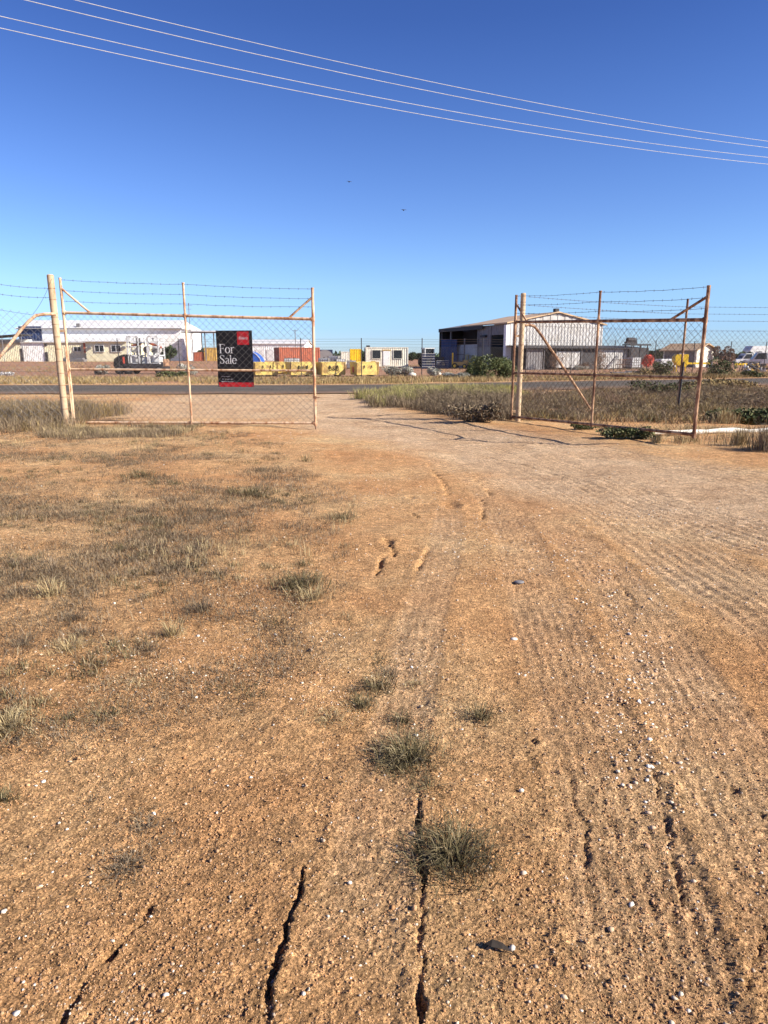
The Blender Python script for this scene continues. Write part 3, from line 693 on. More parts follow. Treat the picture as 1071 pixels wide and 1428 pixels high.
def clumpfield(pts, per, rad, h, wd, lean=(.2, .9), hj=.4, rng=RNG):
    """pts (n,3) clump centres with scale column"""
    n = len(pts); k = np.repeat(np.arange(n), per); m = len(k); sc = pts[k, 3]
    r = np.minimum(np.abs(rng.normal(0, 1, m)), rng.uniform(1.2, 1.9, m)) * rad * sc; a = rng.uniform(0, 2*np.pi, m)
    x = pts[k, 0] + r*np.cos(a); y = pts[k, 1] + r*np.sin(a); z = pts[k, 2]
    hh = h * sc * rng.uniform(1-hj, 1+hj, m) * np.clip(1.1 - r / (rad * sc) * .22, .4, 1.2); az = a + rng.normal(0, 1.2, m)
    return blades(x, y, z, hh, np.full(m, wd) * rng.uniform(.6, 1.4, m), rng.uniform(lean[0], lean[1], m), az, rng)
def scatter(n, box, polys, noise=None, rng=RNG, thr=0.0, logr=False):
    x0, x1, y0, y1 = box; x = rng.uniform(x0, x1, n)
    y = np.exp(rng.uniform(math.log(y0), math.log(y1), n)) if logr else rng.uniform(y0, y1, n)
    px, py = projn(x, y); ok = np.zeros(n, bool)
    jx = (70 if logr else 18) * fbm(x, y, 1.2, 3, 5); jy = (34 if logr else 6) * fbm(x, y, 1.2, 3, 6)
    for p in polys: ok |= inpoly(px + jx, py + jy, p)
    if noise is not None:
        f, s, t = noise; ok &= fbm(x, y, f, 3, s) > t
    ok &= ~((x > 8.0) & (x < 15) & (y > 14.4) & (y < 17.6)); x = x[ok]; y = y[ok]; return x, y, broad(x, y)
def P4(x, y, z, s=None, rng=RNG):
    return np.stack([x, y, z, rng.uniform(.6, 1.35, len(x)) if s is None else s], 1)
def grass(name, label, pts, per, rad, h, wd, mat, lean=(.2, .9), kind='stuff'):
    V, F = clumpfield(pts, per, rad, h, wd, lean); o = np_mesh(name, V, F, mat); tag(o, label, None, None, kind); return o
def leaves(name, C, size, mat, parent=None, rng=RNG, elong=1.7, wid=.5):
    n = len(C); d = rng.normal(size=(n, 3)); d /= np.linalg.norm(d, axis=1)[:, None]; e = np.cross(d, rng.normal(size=(n, 3))); e /= np.linalg.norm(e, axis=1)[:, None]
    s = (size * rng.uniform(.6, 1.4, n))[:, None]; d = d * s * elong; e = e * s * wid
    V = np.stack([C - d*.5, C + e, C + d*.6, C - e], 1).reshape(-1, 3); F = np.arange(n)[:, None] * 4 + np.array([0, 1, 2, 3])
    return np_mesh(name, V, F, mat, parent)
def shrub(name, label, cat, x, y, rx, ry, h, mat, nleaf=2500, size=.05, lobes=14, group=None, stems=7, trunk=0, z=None, seed=1, shell=.55):
    rng = np.random.RandomState(seed); z0 = GZ(x, y) if z is None else z; t = thing(name, label, cat, (x, y, z0), 0, group)
    L = []
    for i in range(lobes):
        a = rng.uniform(0, 2*np.pi); q = rng.uniform(.1, .72); zz = trunk + (h - trunk) * rng.uniform(.12, .78)
        L.append((rx*q*math.cos(a), ry*q*math.sin(a), zz, rng.uniform(.22, .40)))
    pts = []; per = nleaf // lobes
    for (lx, ly, lz, lr) in L:
        d = rng.normal(size=(per, 3)); d /= np.linalg.norm(d, axis=1)[:, None]; r = rng.uniform(shell, 1.12, per)[:, None] ** .7
        c = np.array([lx, ly, lz]) + d * r * np.array([rx*lr, ry*lr, (h - trunk)*lr*.85]); pts.append(c)
    C = np.concatenate(pts); C = C[C[:, 2] > .02]; C = C[C[:, 2] < h * 1.08]
    leaves('crown' if trunk else 'foliage', C, size, mat, t, rng)
    m = MB()
    for i in range(stems):
        lx, ly, lz, lr = L[i % lobes]; b = trunk * .8
        m.tube([(0 + .03*i*(0 if trunk else 1), 0, b), (lx*.45, ly*.45, b + (lz-b)*.55), (lx, ly, lz)], [.02*h**.5 + .005, .014*h**.5, .005], 5)
    if trunk: m.tube([(0, 0, -.2), (.03*h, 0, trunk*.5), (0, 0, trunk)], [.05*h**.7, .04*h**.7, .03*h**.7], 8)
    m.build('trunk' if trunk else 'stem', M['bark'], t)
    return t
# ---- dead grey grass in the left foreground
POLY_D = [(-400, 566), (60, 575), (200, 590), (250, 612), (200, 640), (330, 645), (380, 665), (395, 700), (330, 735), (290, 780), (285, 815), (220, 835), (130, 815), (60, 830), (-300, 830), (-500, 700), (-100, 690), (20, 680), (130, 660), (110, 620), (-60, 615)]
x, y, z = scatter(60000, (-13, -.8, 3.9, 16.5), [POLY_D], None, logr=True); ok = RNG.uniform(0, 1, len(x)) < sm(-.45, .38, fbm(x, y, 1.1, 3, 12) + .5 * fbm(x, y, 4.5, 2, 13)) ** 1.9 * .62; x, y, z = x[ok][:20000], y[ok][:20000], z[ok][:20000]
grass('dead_grass', 'matted dead grey grass on the left side of the bare ground', P4(x, y, z), 13, .065, .042, .0030, M['dead'], (.5, 1.5))
POLY_L = [(-400, 600), (320, 600), (480, 690), (500, 860), (330, 1000), (-300, 1150)]
x, y, z = scatter(30000, (-9, 0, 2.3, 14.5), [POLY_L], (1.9, 24, .0), logr=True)
grass('dry_litter', 'flat dry litter and broken stalks strewn among the sparse grass', P4(x, y, z)[:9000], 7, .09, .03, .0030, M['dead'], (1.1, 1.6))
x, y, z = scatter(6000, (-8, 1.5, 1.8, 14.5), [POLY_L], (1.9, 44, .15), logr=True)
grass('small_sprigs', 'little dark weed sprigs dotted over the left side dirt', P4(x, y, z)[:420], 40, .055, .045, .003, M['tuft'], (.4, 1.4))
x, y, z = scatter(9000, (-8, .3, 3.0, 15.5), [[(-400, 600), (330, 600), (470, 690), (480, 800), (250, 860), (-300, 900)]], (.7, 54, .0), logr=True)
grass('small_sprigs', 'thin grey brown wisps spreading round the dead grass patches', P4(x, y, z)[:1500], 16, .08, .045, .003, M['dead'], (.5, 1.5))
POLY_S = [(-400, 600), (300, 600), (500, 690), (500, 860), (430, 890), (250, 960), (-300, 1040)]
x, y, z = scatter(9000, (-9, 0, 3.0, 14.5), [POLY_S], (1.6, 14, .12))
grass('dead_grass', 'sparse dead grass sprigs thinning out toward the bare dirt', P4(x, y, z), 8, .045, .06, .0036, M['dead'], (.3, 1.3))
x, y, z = scatter(5000, (-10, 0, 4.0, 15.0), [POLY_S, POLY_D], (.8, 19, .22))
grass('straw_grass', 'pale straw blades standing among the dead grey grass', P4(x, y, z)[:1500], 9, .05, .085, .0034, M['straw'], (.1, .8))
# scrub along the left fence
def flufffield(name, label, polys, box, n, take, noise, mats, h, wd, per=16, rad=.09, lean=(.15, .9)):
    for i, (mt, share, sd, hh) in enumerate(mats):
        rng = np.random.RandomState(100 + sd); x, y, z = scatter(n, box, polys, noise and (noise[0], sd, noise[2]), rng)
        q = int(take * share); hf = h * hh * (.75 + .7 * (fbm(x, y, .8, 2, 55) + .3)); s = np.clip(hf / h, .35, 1.9)
        V, F = clumpfield(P4(x, y, z, s)[:q], per, rad, h, wd, lean, rng=rng); o = np_mesh(name, V, F, mt); tag(o, label[i], None, None, 'stuff')
flufffield('dry_scrub', ['grey dry scrub along the foot of the left fence and cream post', 'yellowish dry stalks in the scrub by the cream post'],
   [[(-500, 558), (0, 560), (130, 566), (185, 577), (120, 589), (90, 606), (-500, 640)]], (-22, -4.2, 13.2, 20.5), 14000, 3600, (.7, 0, -.35), [(M['dead'], .75, 3, 1), (M['verge'], .25, 4, .9)], .32, .0065)
# strip of weeds under the closed gate
flufffield('gate_weeds', ['grey weeds growing under the left end of the closed gate', 'straw weeds growing along the closed gate line'],
   [[(60, 595), (240, 597), (285, 596), (255, 606), (120, 640), (60, 622)]], (-9, -2.5, 12.2, 17), 9000, 900, (1.2, 0, -.1), [(M['dead'], .6, 7, .9), (M['straw'], .4, 8, .9)], .13, .005, 14)
# grass island beside the right post
ISL = [(500, 561), (540, 546), (620, 541), (700, 540), (720, 546), (735, 590), (700, 589), (640, 585), (590, 577), (540, 571)]
ISLT = [(505, 558), (540, 546), (620, 541), (720, 541), (735, 556), (640, 560), (560, 566), (515, 564)]
flufffield('dry_grass', ['grey brown dry grass on the mound left of the right post'], [ISL], (-1.6, 5, 16, 31), 30000, 3600, (.6, 0, -.6), [(M['dead'], 1, 21, 1)], .27, .009, 13, .13)
flufffield('dry_grass', ['yellow green grass along the top of the mound by the driveway'], [ISLT], (-1.6, 6, 18, 31), 30000, 2600, (.6, 0, -.5), [(M['lime'], 1, 22, 1)], .29, .009, 13, .13)
# field behind the open gate
FLD = [(735, 548), (1500, 535), (1700, 600), (1071, 600), (900, 596), (830, 590), (735, 586)]
flufffield('dry_grass', ['grey dry grass filling the field behind the open gate', 'brown yellow grass in the field behind the open gate', 'dull green weeds in the field behind the open gate'], [FLD], (3.2, 34, 15.2, 33), 60000, 8500, (.4, 0, -.45), [(M['dead'], .52, 31, 1), (M['verge'], .33, 32, 1.05), (M['dgreen'], .15, 33, .8)], .24, .009, 17, .14, (.3, 1.2))
# near foot of the open gate
flufffield('dry_grass', ['straw grass tufts along the white log and the gate foot', 'grey grass fringe at the edge of the driveway by the gate'], [[(800, 595), (1500, 600), (1600, 660), (1071, 632), (960, 622), (830, 602)]], (3.4, 22, 10.2, 15.2), 9000, 700, (1.1, 0, -.1), [(M['straw'], .45, 41, 1), (M['dead'], .55, 42, .9)], .15, .0055, 14, .07)
# verge across the road
def verge(lab, mt, sd, n, h, xr=(-60, 60)):
    rng = np.random.RandomState(sd); x = rng.uniform(xr[0], xr[1], n); d0 = 37.0 + .0*x + np.clip(x + 1, 0, 7)*.45 + np.clip(x - 6, 0, 100)*.42
    y = d0 + .3 + rng.uniform(0, 1, n) ** 1.4 * 11; ok = fbm(x, y*.6, .35, 3, sd) > -.30; x, y = x[ok], y[ok]
    V, F = clumpfield(P4(x, y, broad(x, y)), 9, .2, h, .02, (.1, .8), rng=rng); o = np_mesh('verge_grass', V, F, mt); tag(o, lab, None, None, 'stuff')
verge('golden dry verge grass along the far side of the road', M['verge'], 61, 9000, .21)
verge('paler straw tufts along the far side of the road', M['straw'], 62, 2600, .24)
# yard weeds further back
rng = np.random.RandomState(71); x = rng.uniform(-75, 75, 5000); y = rng.uniform(52, 120, 5000); ok = fbm(x, y, .12, 3, 9) > .05; x, y = x[ok], y[ok]
V, F = clumpfield(P4(x, y, broad(x, y)), 7, .3, .2, .035, rng=rng); tag(np_mesh('yard_weeds', V, F, M['verge']), 'thin dry weeds scattered over the yards beyond the road', None, None, 'stuff')
# ---- single tufts
def tuft_mesh(name, n, rad, h, mat, lean, wd=.0028, seed=0):
    rng = np.random.RandomState(seed); V, F = clumpfield(np.array([[0, 0, 0, 1.]]), n, rad, h, wd, lean, .5, rng)
    return V, F, mat
TF = [(633, 1205, .105, .13, 650, 'tuft', (.1, 1.1), 'largest olive green grass tuft, nearest the viewer beside the long soil crack'),
 (572, 1058, .115, .10, 620, 'tuft', (.2, 1.3), 'second largest spreading olive tuft just above the end of the long crack'),
 (598, 1105, .05, .06, 170, 'tuft', (.2, 1.2), 'small dark tuft between the two big olive tufts'),
 (672, 1000, .06, .085, 150, 'tuft', (.1, .9), 'airy lone tuft right of the middle line of tufts, casting a long shadow'),
 (528, 957, .06, .085, 190, 'tuft', (.2, 1), 'upright tuft second from the top in the middle line of tufts'),
 (527, 922, .08, .05, 170, 'tuft', (.3, 1.2), 'flat tuft at the top of the middle line of tufts'),
 (503, 981, .06, .06, 190, 'tuft', (.3, 1.2), 'dark low tuft just left of the middle line of tufts'),
 (460, 1003, .09, .055, 190, 'straw', (.5, 1.3), 'pale flattened straw tuft left of the middle line of tufts'),
 (578, 952, .04, .03, 70, 'straw', (.5, 1.3), 'tiny straw tuft right of the middle line of tufts'),
 (418, 818, .16, .14, 420, 'tuft', (.1, .9), 'tall wispy tuft with dark shadow right of the dead grass mat'),
 (437, 836, .12, .11, 260, 'straw', (.2, .9), 'straw tuft touching the tall wispy tuft on its lower right'),
 (476, 722, .17, .09, 240, 'tuft', (.3, 1.2), 'flat green tuft alone on bare dirt at the right end of the scattered grass'),
 (350, 688, .25, .12, 420, 'tuft', (.3, 1.1), 'dark tuft on the right edge of the dead grass below the gate'),
 (195, 665, .22, .14, 300, 'tuft', (.3, 1.1), 'green tinged tuft within the grey grass behind the bare orange patch'),
 (426, 642, .09, .18, 60, 'tuft', (.1, .7), 'sparse sprig standing alone on the dirt near the closed gate'),
 (281, 850, .08, .11, 170, 'dead', (.1, 1), 'brown tuft with dark shadow just below the dead grass mat'),
 (240, 884, .05, .12, 120, 'straw', (.1, .8), 'thin upright straw tuft in the left middle ground'),
 (205, 905, .13, .04, 330, 'dead', (.6, 1.3), 'flat grey mat of dead grass left of the straw tuft'),
 (190, 955, .17, .045, 330, 'straw', (.6, 1.35), 'wide flattened straw tuft on the left, trailing to the right'),
 (143, 1000, .12, .05, 330, 'tuft', (.5, 1.3), 'flattened olive tuft on the left below the wide straw tuft'),
 (333, 994, .04, .03, 130, 'dead', (.4, 1.3), 'small dark crumpled tuft alone on bare soil left of centre'),
 (212, 1058, .05, .025, 110, 'dead', (.5, 1.3), 'little dark sprig below the flattened olive tuft'),
 (12, 1012, .09, .08, 300, 'straw', (.2, 1.1), 'straw tuft cut by the left picture edge, upper one'),
 (4, 1112, .04, .05, 120, 'tuft', (.2, 1.1), 'green tuft cut by the left picture edge, lower one'),
 (62, 975, .06, .03, 110, 'straw', (.5, 1.3), 'low straw wisps near the left edge'),
 (445, 1046, .05, .018, 90, 'dead', (.6, 1.3), 'very flat dry wisps under the pale straw tuft'),
 (180, 1205, .08, .035, 420, 'dead', (.6, 1.35), 'sprawling brown dead tuft in the lower left foreground'),
 (202, 1148, .07, .03, 260, 'dead', (.6, 1.35), 'smaller dead tuft above the sprawling one in the lower left'),
 (245, 1165, .05, .02, 120, 'dead', (.7, 1.35), 'thin dead stems right of the sprawling dead tuft'),
 (545, 1282, .08, .02, 170, 'dead', (.7, 1.4), 'flat dead stems between the two cracks at the bottom'),
 (130, 1110, .05, .012, 60, 'dead', (.8, 1.4), 'thin dark wisps on bare soil in the left foreground'),
 (100, 862, .16, .06, 330, 'dead', (.5, 1.2), 'grey mat below the main dead grass near the left side'),
 (95, 905, .1, .08, 200, 'straw', (.2, 1.1), 'small straw clump under the grey mat on the left'),
 (360, 762, .14, .05, 200, 'dead', (.5, 1.2), 'dead tuft on the dirt right of the main mat'),
 (70, 828, .07, .14, 140, 'straw', (.1, .7), 'tall pale stalks at the lower edge of the main mat'),
 (562, 1002, .05, .045, 110, 'tuft', (.3, 1.2), 'small dry tuft just above the second largest olive tuft'),
 (548, 1075, .045, .04, 110, 'tuft', (.3, 1.2), 'small dry tuft at the lower left of the second largest olive tuft'),
 (612, 1128, .035, .035, 80, 'tuft', (.3, 1.2), 'tiny tuft right above the largest tuft'),
 (540, 938, .05, .05, 120, 'dead', (.3, 1.2), 'brown tuft wedged between the two top tufts of the middle line'),
 (492, 962, .035, .03, 80, 'dead', (.3, 1.2), 'tiny brown tuft above the dark low tuft of the middle line'),
 (605, 1160, .05, .05, 120, 'dead', (.5, 1.3), 'dead brown stalks leaning left out of the largest tuft'),
 (490, 746, .05, .03, 60, 'dead', (.4, 1.2), 'tiny brown tuft on bare dirt below the flat green tuft'),
 (310, 800, .10, .06, 160, 'dead', (.3, 1.2), 'low brown tuft between the grass mat and the tall wispy tuft'),
 (400, 760, .10, .05, 140, 'straw', (.3, 1.2), 'pale tuft on the dirt above the tall wispy tuft'),
 (115, 885, .10, .07, 200, 'dead', (.3, 1.2), 'dark brown clump by the small straw clump at left'),
 (30, 900, .12, .08, 220, 'dead', (.3, 1.2), 'dark brown clump close to the left picture edge'),
 (365, 655, .2, .08, 220, 'dead', (.3, 1.1), 'brown grass tuft right of the mat behind the dark tuft')]
for i, (px, py, rad, h, n, mt, lean, lab) in enumerate(TF):
    gx, gy = G(px, py); V, F = clumpfield(np.array([[0, 0, 0, 1.]]), int(n * (1.5 if gy < 4 else 1.2)), rad * .80, h * .74, .0026 if gy < 4 else .0042, (lean[0] + .2, lean[1] + .25), .75, np.random.RandomState(500 + i))
    o = np_mesh('grass_tuft', V, F, M[mt]); o.location = (gx, gy, GZ(gx, gy) - .012); tag(o, lab, 'grass tuft', 'grass tufts on the bare ground')
# straw clumps near the log, dark low plant by the open gate
for px, py, rad, h, n, lab in [(1030, 622, .09, .30, 230, 'round straw grass clump in front of the white log'), (915, 512+104, .07, .16, 120, 'small straw clump left of the gate foot'), (1068, 628, .16, .42, 420, 'dark grass clump at the right picture edge by the log'), (1010, 590, .16, .36, 260, 'pale feathery grass behind the white log')]:
    gx, gy = G(px, py); V, F = clumpfield(np.array([[0, 0, 0, 1.]]), n, rad, h, .007, (.1, .6), .4, np.random.RandomState(int(px)))
    o = np_mesh('grass_clump', V, F, M['dead' if px == 1068 else 'straw']); o.location = (gx, gy, GZ(gx, gy) - .01); tag(o, lab, 'grass clump')
gx, gy = G(880, 611); shrub('low_plant', 'dark green creeping plant under the bottom rail of the open gate', 'plant', gx, gy, .62, .28, .2, M['dgreen'], 3000, .03, 22, seed=4)
gx, gy = G(815, 598); shrub('low_plant', 'small green creeping plant nearer the right hinge post', 'plant', gx, gy, .4, .16, .12, M['dgreen'], 600, .028, 10, seed=5)
gx, gy = G(1052, 587); shrub('drain_shade_bush', 'dark bush added as shade for the drain at the right edge', 'bush', gx + .6, gy + .1, 1.4, .5, .50, M['dgreen'], 6500, .05, 18, seed=6, z=-.17)  # dark bushes added to make the drain look shaded
gx, gy = G(1000, 586); shrub('drain_shade_bush', 'dark bush added as shade in the left end of the drain behind the white log', 'bush', gx + .3, gy + .3, .9, .5, .42, M['dgreen'], 4500, .05, 14, seed=16, z=-.15)
gx, gy = G(1020, 545); shrub('field_bush', 'grey green bush in the field right of the open gate', 'bush', gx, gy + 1, 2.2, 1.2, .5, M['verge'], 2600, .06, 18, seed=7)
gx, gy = G(935, 552); shrub('field_bush', 'olive bush behind the end of the open gate', 'bush', gx, gy + 1, 1.5, .9, .55, M['dgreen'], 1300, .055, 14, seed=8)
gx, gy = G(660, 590); shrub('dry_bush', 'round grey twiggy bush at the front of the mound near the right post', 'bush', gx + .1, gy + .3, .7, .45, .45, M['dead'], 2600, .035, 14, seed=9)
def twigmass(label, n, box, polys, noise, h, r, mat, seed, per=90, sz=.022):
    rng = np.random.RandomState(seed); x, y, z = scatter(n * 40, box, polys, noise, rng); x, y, z = x[:n], y[:n], z[:n]; k = np.repeat(np.arange(len(x)), per)
    s = rng.uniform(.5, 1.3, len(x))[k]; d = rng.normal(size=(len(k), 3)); d /= np.linalg.norm(d, axis=1)[:, None]; d[:, 2] = np.abs(d[:, 2]); q = rng.uniform(.3, 1.05, len(k))[:, None]
    C = np.stack([x[k], y[k], z[k]], 1) + d * q * np.stack([r*s, r*s, h*s], 1); return tag(leaves('dry_scrub', C, sz, mat, None, rng, 5., .16), label, None, None, 'stuff')
twigmass('low grey twiggy scrub clumps around the foot of the cream post and left fence', 110, (-20, -4.6, 13.3, 18), [[(-500, 555), (60, 560), (120, 584), (80, 604), (-500, 640)]], (.9, 31, -.2), .36, .38, M['dead'], 401, 260)
twigmass('brown twiggy scrub on the front of the mound left of the right post', 90, (.3, 5, 16, 24), [[(560, 560), (720, 552), (735, 592), (640, 586), (560, 574)]], None, .36, .35, M['dead'], 402, 260)
twigmass('grey twiggy scrub clumps in the field behind the open gate', 330, (3.2, 26, 15.4, 29), [FLD], (.5, 33, -.2), .34, .42, M['dead'], 403, 200, .028)
twigmass('brown scrub clumps further out in the field behind the open gate', 160, (3.2, 30, 20, 32), [FLD], (.4, 34, -.1), .36, .5, M['brownb'], 404, 160, .034)
# salt bushes and shrubs beyond the road
for i, (px, py, wpx, hpx, mt, nm, lab) in enumerate([
  (548, 524, 30, 13, 'salt', 'saltbush', 'pale grey saltbush right of the last yellow bin'), (566, 524, 22, 12, 'salt', 'saltbush', 'second grey saltbush, beside a white rock near the bins'),
  (603, 524, 20, 10, 'salt', 'saltbush', 'grey saltbush in front of the dark crate stacks'), (640, 526, 40, 6, 'salt', 'saltbush', 'low grey saltbush in front of the yellow loader'),
  (143, 523, 20, 12, 'salt', 'saltbush', 'pale saltbush left of the truck with white racks'), (262, 523, 26, 15, 'salt', 'saltbush', 'pale saltbush right of the truck with white racks'), (240, 526, 40, 8, 'dgreen', 'low_bush', 'low green bush behind the truck tail'),
  (680, 527, 46, 29, 'shrub', 'green_shrub', 'big green shrub left of the right gate post'), (702, 527, 34, 26, 'shrub', 'green_shrub', 'big green shrub touching the right gate post'), (664, 526, 26, 18, 'shrub', 'green_shrub', 'smaller left part bush of the big green shrubs'),
  (925, 524, 32, 18, 'dgreen', 'low_bush', 'dark bush in front of the white tank right side'), (1008, 524, 44, 22, 'dgreen', 'low_bush', 'spreading dark bush in front of the small house'), (898, 522, 26, 8, 'verge', 'low_bush', 'yellow brown bush below the orange heap'), (1050, 526, 36, 8, 'dgreen', 'low_bush', 'low dark bush at the far right verge')]):
    gx, gy = G(px, py); D = gy; s = D * CP / FPX
    shrub(nm, lab, 'bush', gx, gy, wpx*s*.62, wpx*s*.45, hpx*s*1.1, M[mt], 3600 if nm == 'green_shrub' else 1700, .07 if nm != 'green_shrub' else .06, 16, seed=20+i)
# ---- stones, grit, clods
ICO = np.array([[0, 0, 1], [.894, 0, .447], [.276, .851, .447], [-.724, .526, .447], [-.724, -.526, .447], [.276, -.851, .447], [.724, .526, -.447], [-.276, .851, -.447], [-.894, 0, -.447], [-.276, -.851, -.447], [.724, -.526, -.447], [0, 0, -1]])
ICF = np.array([[0,1,2],[0,2,3],[0,3,4],[0,4,5],[0,5,1],[1,6,2],[2,7,3],[3,8,4],[4,9,5],[5,10,1],[6,7,2],[7,8,3],[8,9,4],[9,10,5],[10,6,1],[11,7,6],[11,8,7],[11,9,8],[11,10,9],[11,6,10]])
OC = np.array([[1, 0, 0], [0, 1, 0], [-1, 0, 0], [0, -1, 0], [0, 0, 1], [0, 0, -1.]]); OF = np.array([[0, 1, 4], [1, 2, 4], [2, 3, 4], [3, 0, 4], [1, 0, 5], [2, 1, 5], [3, 2, 5], [0, 3, 5]])
def stones(name, label, x, y, z, s, mat, flat=.6, rng=RNG, lo=False):
    B, BF = (OC, OF) if lo else (ICO, ICF); n = len(x); V = np.repeat(B[None], n, 0) * rng.uniform(.62, 1.35, (n, len(B), 1)); sc = rng.uniform(.6, 1.3, (n, 1, 3)); sc[:, :, 2] *= flat; V = V * sc
    a = rng.uniform(0, 6.28, n); c, s_ = np.cos(a), np.sin(a); X = V[:, :, 0]*c[:, None] - V[:, :, 1]*s_[:, None]; Y = V[:, :, 0]*s_[:, None] + V[:, :, 1]*c[:, None]
    V = np.stack([X, Y, V[:, :, 2]], -1) * s[:, None, None]; V += np.stack([x, y, z], -1)[:, None]
    F = (BF[None] + np.arange(n)[:, None, None] * len(B)).reshape(-1, 3); o = np_mesh(name, V.reshape(-1, 3), F, mat); return tag(o, label, None, None, 'stuff')
def polar(n, r0, r1, rng, sp=42):
    r = np.exp(rng.uniform(math.log(r0), math.log(r1), n)); t = np.radians(90 + rng.uniform(-sp, sp, n)); return r*np.cos(t), r*np.sin(t)
rng = np.random.RandomState(301)
x, y = polar(60000, 1.0, 16, rng); px, py = projn(x, y)
w_ = .16 + .9 * sm(-.05, .45, fbm(x, y, 1.3, 3, 91)) + .8 * np.exp(-((px - (850 + (py - 830) * .25)) / 70) ** 2) * sm(780, 830, py) * sm(1150, 1050, py)
w_ = np.where(py < 600, w_ * .2, w_); ok = rng.uniform(0, 1, len(x)) < w_ * .8; x, y = x[ok], y[ok]
proj_px, proj_py = projn(x, y)
z, _ = terrain(x, y); s = rng.lognormal(math.log(.0022), .45, len(x)) * (1 + np.hypot(x, y) * .10); s = np.clip(s * (1 + .6 * np.exp(-((proj_px - (850 + (proj_py - 830) * .25)) / 80) ** 2)), .0012, .010)
stones('gravel_chips', 'pale stone chips scattered over the red soil', x, y, z + s*.2, s, M['stone'], rng=rng)
x, y = polar(14000, 1.0, 9, rng); ok = rng.uniform(0, 1, len(x)) < .25 + .75 * sm(0, .4, fbm(x, y, 2.2, 3, 95)); x, y = x[ok], y[ok]
z, _ = terrain(x, y); s = rng.lognormal(math.log(.0024), .40, len(x)) * (1 + np.hypot(x, y)*.06); stones('soil_crumbs', 'crumbs and small clods of red soil', x, y, z, s, M['clod'], .8, rng=rng)
x, y = polar(120000, 1.0, 9, rng); px, py = projn(x, y); ok = (py > 600) & (rng.uniform(0, 1, len(x)) < .35 + .65 * sm(-.2, .3, fbm(x, y, 1.7, 3, 97))); x, y = x[ok], y[ok]
z, _ = terrain(x, y); s = rng.lognormal(math.log(.0017), .35, len(x)) * (1 + np.hypot(x, y) * .16); stones('coarse_sand', 'coarse sand grains lying on the red soil', x, y, z + s*.3, s, M['clod'], .8, rng=rng, lo=True)
# clods lined along the cracks
cx, cy = [], []
for pts, wd, dp in CRACKS[:2] * 2 + CRACKS[:7]:
    for (ax, ay), (bx_, by_) in zip(pts[:-1], pts[1:]):
        L = math.hypot(bx_-ax, by_-ay); k = int(L * 60 * (wd/.02))
        for _ in range(k):
            t = random.random(); dx, dy = (bx_-ax)/L, (by_-ay)/L; o = wd * random.choice((-1.1, 1.1, 1.6, -1.6, 2.2)) + random.gauss(0, .006); cx.append(ax + (bx_-ax)*t - dy*o); cy.append(ay + (by_-ay)*t + dx*o)
x = np.array(cx); y = np.array(cy); z, _ = terrain(x, y); s = rng.lognormal(math.log(.0036), .35, len(x)); stones('crack_clods', 'broken crumbs of soil along the edges of the cracks', x, y, z + s*.3, s, M['clod'], .85, rng=rng)
def pebble(label, px, py, s, mat, flat=.6, seed=0, cat='stone', name='pebble'):
    gx, gy = G(px, py); zz, _ = terrain(np.array([gx]), np.array([gy])); r = np.random.RandomState(seed); V = ICO * r.uniform(.85, 1.15, (12, 1)) * np.array([s, s*.8, s*flat])
    o = np_mesh(name, V, ICF, mat, smooth=False); md = o.modifiers.new('sub', 'SUBSURF'); md.levels = md.render_levels = 1; o.location = (gx, gy, float(zz[0]) + s*flat*.5); tag(o, label, cat)
pebble('single round white pebble right of the biggest tuft', 727, 1105, .0125, M['quartz'], .8, 1)
pebble('white pebble between the two long cracks', 488, 1238, .0095, M['quartz'], .7, 2)
pebble('white oval pebble near the bottom left of centre', 232, 1393, .0105, M['quartz'], .7, 3)
pebble('white pebble at the left picture edge low down', 4, 1268, .009, M['quartz'], .7, 4)
pebble('flat blue grey stone lying right of centre on the gravel', 724, 812, .045, M['grey'], .35, 5)
pebble('long pale stone flake on the gravel right of centre', 717, 889, .026, M['contw'], .3, 6)
gx, gy = G(694, 1330); zz = float(terrain(np.array([gx]), np.array([gy]))[0][0]); m = MB(); m.add([(-.032, .006, .012), (-.012, .012, .020), (.012, .004, .016), (.036, -.012, .004), (.008, -.008, .010), (-.018, -.006, .014)], [(0, 1, 5), (1, 2, 4, 5), (2, 3, 4)])
m.tube([(.034, -.011, .004), (.050, -.022, .002)], .0012, 4); o = m.build('dead_leaf', M['leaf'], None); o.location = (gx, gy, zz + .003); md = o.modifiers.new('thick', 'SOLIDIFY'); md.thickness = .0012
tag(o, 'dark curled dead leaf lying in the lower right foreground', 'leaf')
# ------------------------------------------------------------------ far yard: buildings, containers, machines
def win(t, x0, x1, z0, z1, y, fr='wall_w', gl='glass', mull=0, name='window'):
    m = MB(); f = .06
    m.span(x0-f, x1+f, y-.06, y+.04, z1, z1+f); m.span(x0-f, x1+f, y-.06, y+.04, z0-f, z0); m.span(x0-f, x0, y-.06, y+.04, z0, z1); m.span(x1, x1+f, y-.06, y+.04, z0, z1)
    for k in range(mull): xx = x0 + (x1-x0)*(k+1)/(mull+1); m.span(xx-.03, xx+.03, y-.05, y+.03, z0, z1)
    o = m.build(name, M[fr], t); m = MB(); m.span(x0, x1, y-.02, y+.02, z0, z1); m.build('pane', M[gl], o); return o
def door(t, x0, x1, z0, z1, y, mt, name='door'):
    m = MB(); m.span(x0, x1, y-.05, y+.03, z0, z1); o = m.build(name, M[mt], t); m = MB(); m.tube([(x1-.12, y-.1, (z0+z1)/2), (x1-.12, y-.1, (z0+z1)/2+.15)], .02, 6); m.build('handle', M['dgrey'], o); return o
